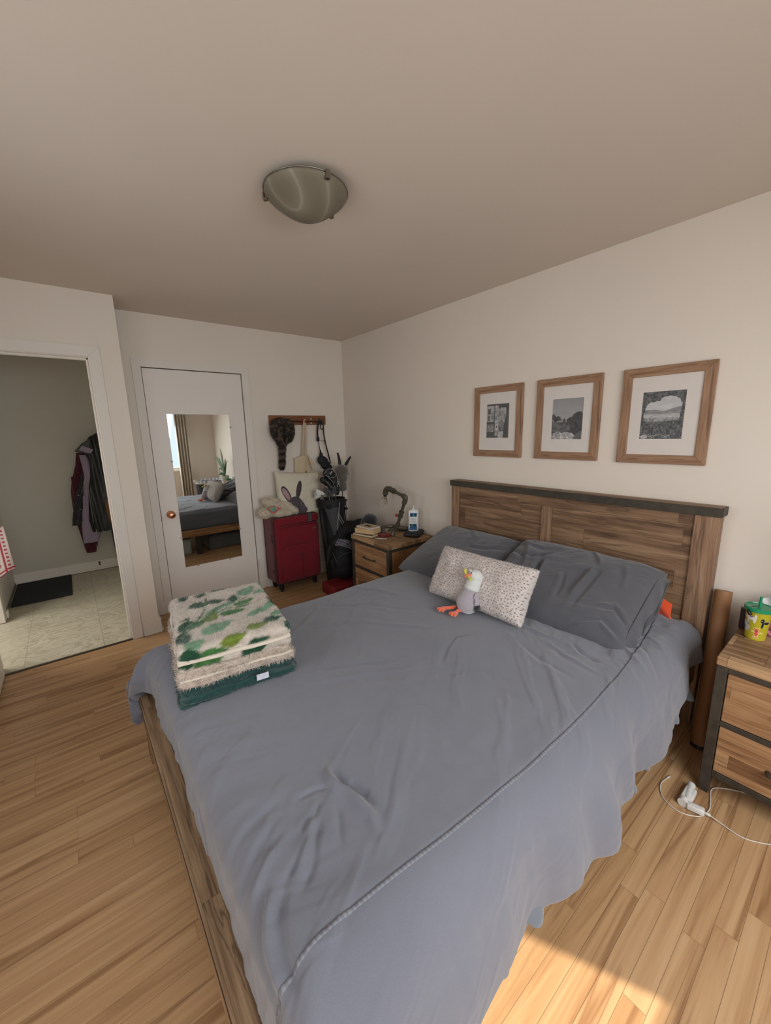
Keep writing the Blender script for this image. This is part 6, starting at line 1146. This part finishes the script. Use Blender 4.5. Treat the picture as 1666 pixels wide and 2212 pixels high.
blob('cover_body', [((-0.485, -0.345, 1.055), (0.046, 0.036, 0.032), (0, .4, 0)), ((-0.450, -0.345, 1.030), (0.042, 0.034, 0.034), (0, .5, 0)), ((-0.420, -0.350, 0.985), (0.028, 0.028, 0.040))], M_cov, hc2, .004, 6)
loop_on([(-.520, 1.052, .03), (-.480, 1.045, .008), (-.440, 1.015, .004), (-.412, .975, .012)], hc2, -.386)
bm = B(); prism(bm, [(-.478, -.384, 1.035), (-.440, -.388, 1.024), (-.428, -.386, 1.000), (-.462, -.384, 1.006)], (0, .004, 0)); obj('grey_patch', bm, M_ggry, hc2)
# plush antelope/bull club cover
M_pgrey = fabric('antelope_plush', srgb(92, 86, 78), srgb(82, 76, 68), weave=400, sheen=.5); M_pcream = fabric('ear_plush', srgb(176, 168, 152), weave=400); 
dk = thing('animal_head_cover', 'grey plush horned animal head cover hanging upside of the golf bag', 'plush club cover', (-.225, -.25, .91))
dk['label'] = 'grey plush animal head club cover with black horns and cream ears'
blob('plush_head', [((-0.222, -0.250, 1.120), (0.078, 0.060, 0.070)), ((-0.228, -0.260, 1.055), (0.066, 0.056, 0.070)), ((-0.235, -0.270, 0.985), (0.052, 0.050, 0.060)), ((-0.230, -0.270, 0.945), (0.050, 0.048, 0.034))], M_pgrey, dk, .005, 6)
for sgn, pts in ((-1, [(-.236, -.25, 1.190), (-.242, -.25, 1.245), (-.256, -.25, 1.302)]), (1, [(-.168, -.25, 1.180), (-.135, -.25, 1.222), (-.106, -.25, 1.256)])):
    bm = B(); p_ = bez(pts, 6); n_ = len(p_); tube(bm, p_, [.017-.007*k/(n_-1) for k in range(n_)], 12); bmesh.ops.create_icosphere(bm, subdivisions=2, radius=.0105, matrix=Matrix.Translation(p_[-1])); obj('horn', bm, M_gblkey if False else M_cov, dk, smooth=True)
blob('ear', [((-0.300, -0.235, 1.195), (0.040, 0.018, 0.018), (0, .15, 0))], M_pcream, dk, .004, 4)
blob('ear', [((-0.118, -0.235, 1.130), (0.018, 0.016, 0.040), (0, .2, 0)), ((-0.108, -0.235, 1.085), (0.016, 0.014, 0.026), (0, -.2, 0))], M_pcream, dk, .004, 4)
bm = B(); tube(bm, [(-.232, -.27, .93), (-.262, -.31, .80)], .005, 8); obj('shaft', bm, M_chrome, dk, smooth=True)
# ---- backpack and red bag in front of the golf bag
M_bpk = plain('backpack_nylon', srgb(13, 13, 16), .8, nscale=60, namt=.3, bump=.2, bscale=120)
t = NT('camo_strap'); n_ = t.noise(t.comb(t.math('MULTIPLY', t.sepxyz(t.pos())[0], 1), 0, t.sepxyz(t.pos())[2]), 45, 3, .6, 1.5); t.col(t.ramp(n_, [(.46, srgb(44, 42, 46)), (.5, srgb(124, 118, 126)), (.58, srgb(108, 102, 110)), (.62, srgb(40, 38, 42))])); t.rough(.8); M_camo = t.m
bk_ = thing('backpack', 'black backpack with patterned grey strap slumped beside the nightstand', 'backpack', (-.45, -.59, .115))
blob('pack_body', [((-.445, -.600, .235), (.150, .095, .115)), ((-.430, -.590, .345), (.135, .090, .120)), ((-.470, -.610, .300), (.13, .08, .10)), ((-.40, -.57, .43), (.12, .085, .075))], M_bpk, bk_, .008, 8)
U, V_ = np.meshgrid(np.linspace(-1, 1, 12), np.linspace(0, 1, 50), indexing='ij'); 
sx = -.585+.270*V_+.020*U; sz = .525-.145*V_**1.1+.030*U*(1+.0*V_)+.020*np.sin(PI*V_); sy = -.690-.020*np.sin(PI*V_)+.03*V_*0+.006*np.cos(U*1.5)
npmesh('patterned_strap', np.stack([sx, sy, sz], -1).reshape(-1, 3), gridfaces(12, 50), M_camo, bk_).modifiers.new('s', 'SOLIDIFY').thickness = .010
blob('strap_pad', [((-.585+.27*k/8, -.672, .525-.145*(k/8)**1.1+.02*math.sin(PI*k/8)-.006), (.034, .020, .030)) for k in range(9)], M_bpk, bk_, .006, 4)
for pts in ([(-.565, -.66, .36), (-.52, -.69, .395), (-.46, -.70, .405), (-.38, -.69, .38), (-.31, -.66, .30)], [(-.60, -.64, .42), (-.59, -.67, .36), (-.56, -.68, .30)], [(-.30, -.62, .42), (-.285, -.63, .36), (-.28, -.63, .28)]):
    bm = B(); tube(bm, bez(pts, 8), .0028, 8); obj('piping', bm, M_grt, bk_, smooth=True)
blob('side_loop', [((-.635, -.62, .40), (.014, .02, .10), (0, .2, 0)), ((-.60, -.64, .30), (.02, .02, .06), (0, -.3, 0))], M_bpk, bk_, .005, 4)
bc = thing('black_jacket', 'black cloth bag flung over the golf bag toward the nightstand', 'bag', (-.33, -.50, .45)); 
blob('cloth_mass', [((-.330, -.480, .560), (.14, .085, .085), (0, -.25, 0)), ((-.270, -.560, .600), (.12, .08, .060), (0, -.4, 0)), ((-.230, -.640, .630), (.09, .075, .045), (0, -.3, 0)), ((-.38, -.47, .48), (.12, .08, .08))], M_bpk, bc, .008, 8); bc.name = 'soft_bag'
bm = B(); tube(bm, bez([(-.340, -.60, .555), (-.325, -.615, .565), (-.315, -.62, .558), (-.305, -.625, .570), (-.290, -.63, .566)], 4), .0035, 6); obj('logo_mark', bm, plain('pale_mark', srgb(110, 110, 112), .6), bc, smooth=True)
rb = thing('shoe_bag', 'low red and black bag on the floor under the backpack', 'bag', (-.47, -.62, 0)); bm = B(); bx(bm, (-.655, -.735, .002), (-.30, -.50, .108), .012, 3); obj('bag_body', bm, plain('red_nylon', srgb(120, 22, 30), .6), rb, ang=50)
bm = B(); bx(bm, (-.500, -.739, .004), (-.296, -.56, .085), .008, 2); obj('black_panel', bm, M_gblack, rb, ang=50)

# ------------------------------------------------------------------ hallway things
M_leath = plain('black_leather', srgb(26, 26, 28), .42, nscale=14, namt=.3, bump=.3, bscale=60); M_maroon = fabric('maroon_knit', srgb(74, 18, 32), weave=300); M_lilac = fabric('lilac_fleece', srgb(146, 132, 150), srgb(134, 120, 140), wr=.3); M_tanl = plain('tan_leather', srgb(126, 84, 50), .6); M_denim = fabric('denim', srgb(34, 44, 66), weave=500)
def cloth_shape(name, outline, y0, depth, mat, parent, n=56, m_=90, seed=1, folds=4.0, amp=.010, label=None):
    """outline: list of (z, xleft, xright) from the top down; a rounded hanging volume"""
    zs = np.array([o[0] for o in outline]); xl = np.array([o[1] for o in outline]); xr = np.array([o[2] for o in outline]); zz = np.linspace(zs[0], zs[-1], m_); L = np.interp(zz, zs[::-1], xl[::-1]); R_2 = np.interp(zz, zs[::-1], xr[::-1])
    U, Z = np.meshgrid(np.linspace(0, 2*PI, n, endpoint=False), zz, indexing='ij'); Lm = np.tile(L, (n, 1)); Rm = np.tile(R_2, (n, 1)); c = (Lm+Rm)/2; h = (Rm-Lm)/2
    X = c+h*np.sign(np.cos(U))*np.abs(np.cos(U))**.75; dd = depth*np.minimum(1, .35+np.abs(Z-zs[0])*4); Y = y0-dd*np.sin(U)*.5+amp*np.sin(X*2*PI*folds/0.12+Z*5+seed)*np.clip(np.sin(U), 0, 1)+amp*.6*fbm(X*20, Z*5, 3, seed)
    V = np.stack([X, Y, Z], -1).reshape(-1, 3); F = gridfaces(n, m_, wrapu=True).tolist(); F.append([i*m_ for i in range(n)]); F.append([i*m_+m_-1 for i in range(n)][::-1]); return npmesh(name, V, F, mat, parent, label=label)
jk = thing('varsity_jacket', 'maroon knit-cuffed jacket hanging in the hallway behind the black one', 'jacket', (-2.33, 1.77, .25))
cloth_shape('jacket_body', [(1.35, -2.32, -2.20), (1.22, -2.345, -2.18), (1.05, -2.40, -2.18), (.93, -2.425, -2.2), (.80, -2.43, -2.25), (.66, -2.43, -2.2)], 1.785, .05, M_maroon, jk, seed=3)
cloth_shape('sleeve', [(1.10, -2.40, -2.22), (.62, -2.425, -2.20), (.50, -2.41, -2.19), (.36, -2.395, -2.26), (.30, -2.39, -2.27)], 1.765, .05, M_maroon, jk, seed=5)
cloth_shape('cuff', [(.335, -2.392, -2.272), (.30, -2.388, -2.278), (.262, -2.383, -2.285), (.235, -2.375, -2.290)], 1.765, .045, M_maroon, jk, seed=6, folds=12, amp=.003)
lj = thing('lilac_jacket', 'lilac fleece hanging in the hallway between the dark jackets', 'jacket', (-2.31, 1.70, .36))
cloth_shape('fleece_body', [(1.33, -2.300, -2.225), (1.22, -2.290, -2.215), (1.12, -2.285, -2.215), (.95, -2.318, -2.23), (.75, -2.350, -2.23), (.60, -2.378, -2.24), (.50, -2.384, -2.22), (.42, -2.388, -2.232), (.365, -2.390, -2.262)], 1.700, .05, M_lilac, lj, seed=7, folds=2, amp=.006)
bj = thing('leather_jacket', 'black leather jacket with a flipped lilac-lined collar hanging in the hallway', 'jacket', (-2.2, 1.68, .47))
cloth_shape('jacket_front', [(1.30, -2.27, -2.16), (1.15, -2.30, -2.20), (1.0, -2.355, -2.255), (.85, -2.40, -2.315), (.70, -2.44, -2.34), (.575, -2.462, -2.368)], 1.715, .05, M_leath, bj, seed=8)
cloth_shape('jacket_body', [(1.560, -2.12, -2.05), (1.52, -2.19, -1.99), (1.46, -2.23, -1.96), (1.36, -2.255, -1.95), (1.25, -2.215, -1.95), (1.10, -2.235, -1.95), (.95, -2.27, -1.95), (.80, -2.29, -1.97), (.62, -2.31, -1.99), (.545, -2.300, -2.02), (.485, -2.295, -2.04)], 1.665, .09, M_leath, bj, seed=2, folds=1.6, amp=.014)
bm = B(); prism(bm, [(-2.335, 1.640, 1.372), (-2.26, 1.62, 1.455), (-2.19, 1.61, 1.50), (-2.17, 1.61, 1.40), (-2.215, 1.60, 1.345), (-2.28, 1.62, 1.352)], (0, .014, 0)); obj('collar', bm, M_leath, bj)
bm = B(); prism(bm, [(-2.295, 1.615, 1.385), (-2.262, 1.605, 1.432), (-2.170, 1.598, 1.385), (-2.200, 1.595, 1.345)], (0, .008, 0)); obj('collar_lining', bm, M_lilac, bj)
bm = B(); tube(bm, [(-2.275, 1.612, .60), (-2.270, 1.612, 1.10)], .003, 6); tube(bm, [(-2.262, 1.60, .52), (-2.262, 1.60, .47)], .005, 6); obj('zip', bm, M_silv, bj)
for z in (.90, .745, .600): bm = B(); lathe(bm, [(0, 0), (.008, 0), (.006, .004), (0, .005)], (-2.372+.03*(z-.6), 1.69-.0, z), (0, -1, 0), 12); obj('button', bm, M_silv, bj, smooth=True)
tj = thing('denim_jacket', 'dark denim coat with a tan lining hanging rightmost in the hallway', 'jacket', (-2.07, 1.72, .1))
cloth_shape('coat_body', [(.85, -2.10, -2.02), (.60, -2.125, -2.02), (.40, -2.125, -2.02), (.22, -2.115, -2.02), (.14, -2.10, -2.02), (.11, -2.085, -2.02)], 1.700, .06, M_denim, tj, seed=4)
cloth_shape('tan_lining', [(.84, -2.140, -2.03), (.74, -2.145, -2.03), (.60, -2.130, -2.03), (.50, -2.09, -2.03), (.46, -2.08, -2.03)], 1.590, .03, M_tanl, tj, seed=9)
# door mat
md_ = NT('mat_fibre'); n_ = md_.noise(md_.pos(), 320, 3); md_.col(md_.ramp(n_, [(.3, srgb(20, 24, 30)), (.7, srgb(44, 48, 54))])); md_.rough(.95); md_.bump(n_, .8, .004)
t_ = thing('door_mat', 'dark charcoal door mat on the hallway tiles', 'door mat', (-2.75, 1.44, 0)); bm = B(); bx(bm, (-3.000, 1.085, -.004), (-2.548, 1.815, .012), .006, 2); obj('mat_pile', bm, md_.m, t_, ang=60)
# door stop
t_ = thing('door_stop', 'small spring door stop on the hallway baseboard', 'door stop', (-2.278, 1.80, .08)); bm = B(); tube(bm, [(-2.278, 1.838, .085), (-2.278, 1.775, .078)], .005, 10); tube(bm, [(-2.278, 1.775, .078), (-2.278, 1.765, .077)], .009, 12); lathe(bm, [(0, 0), (.012, 0), (.012, .003), (0, .003)], (-2.278, 1.838, .085), (0, -1, 0), 14); obj('spring', bm, M_dmetal, t_, ang=40)
# printed cloth at the left edge
def towcol(u, v):
    c = np.tile(C3(172, 162, 158), (len(u), 1)); r_ = C3(136, 44, 56); c[(np.abs(u-.80) < .025) | (np.abs(v-.93) < .018) | (u > .985) | (v > .985)] = r_; c[(np.abs(u-.89) < .035) & (np.sin(v*75) > .1)] = r_*1.15; c[(v > .62) & (v < .84) & (u > .30) & (u < .70) & (np.sin(u*60+np.sin(v*45)*1.6) > .45)] = r_*1.1; return c
M_tow = vcol('printed_cotton', .9)
t_ = thing('tea_towel', 'white tea towel with red printed border hanging at the left edge of the hallway', 'towel', (-2.98, 0.5, .42))
sheet_poly('towel_cloth', lambda U, V_: (-3.10+.235*U*(1+.0*V_)+.018*V_*U, .50-.022*np.sin(U*7+V_*2)*V_, .850-.36*V_-.10*V_*(1-U)+.012*np.sin(U*9)*V_), 60, 90, M_tow, t_, .002, towcol)
bm = B(); tube(bm, [(-2.872, .500, .852), (-3.95, .500, .852)], .006, 10); tag(rebase(obj('towel_rail', bm, M_silv, smooth=True)), 'thin metal rail holding the tea towel at the left edge', 'towel rail')
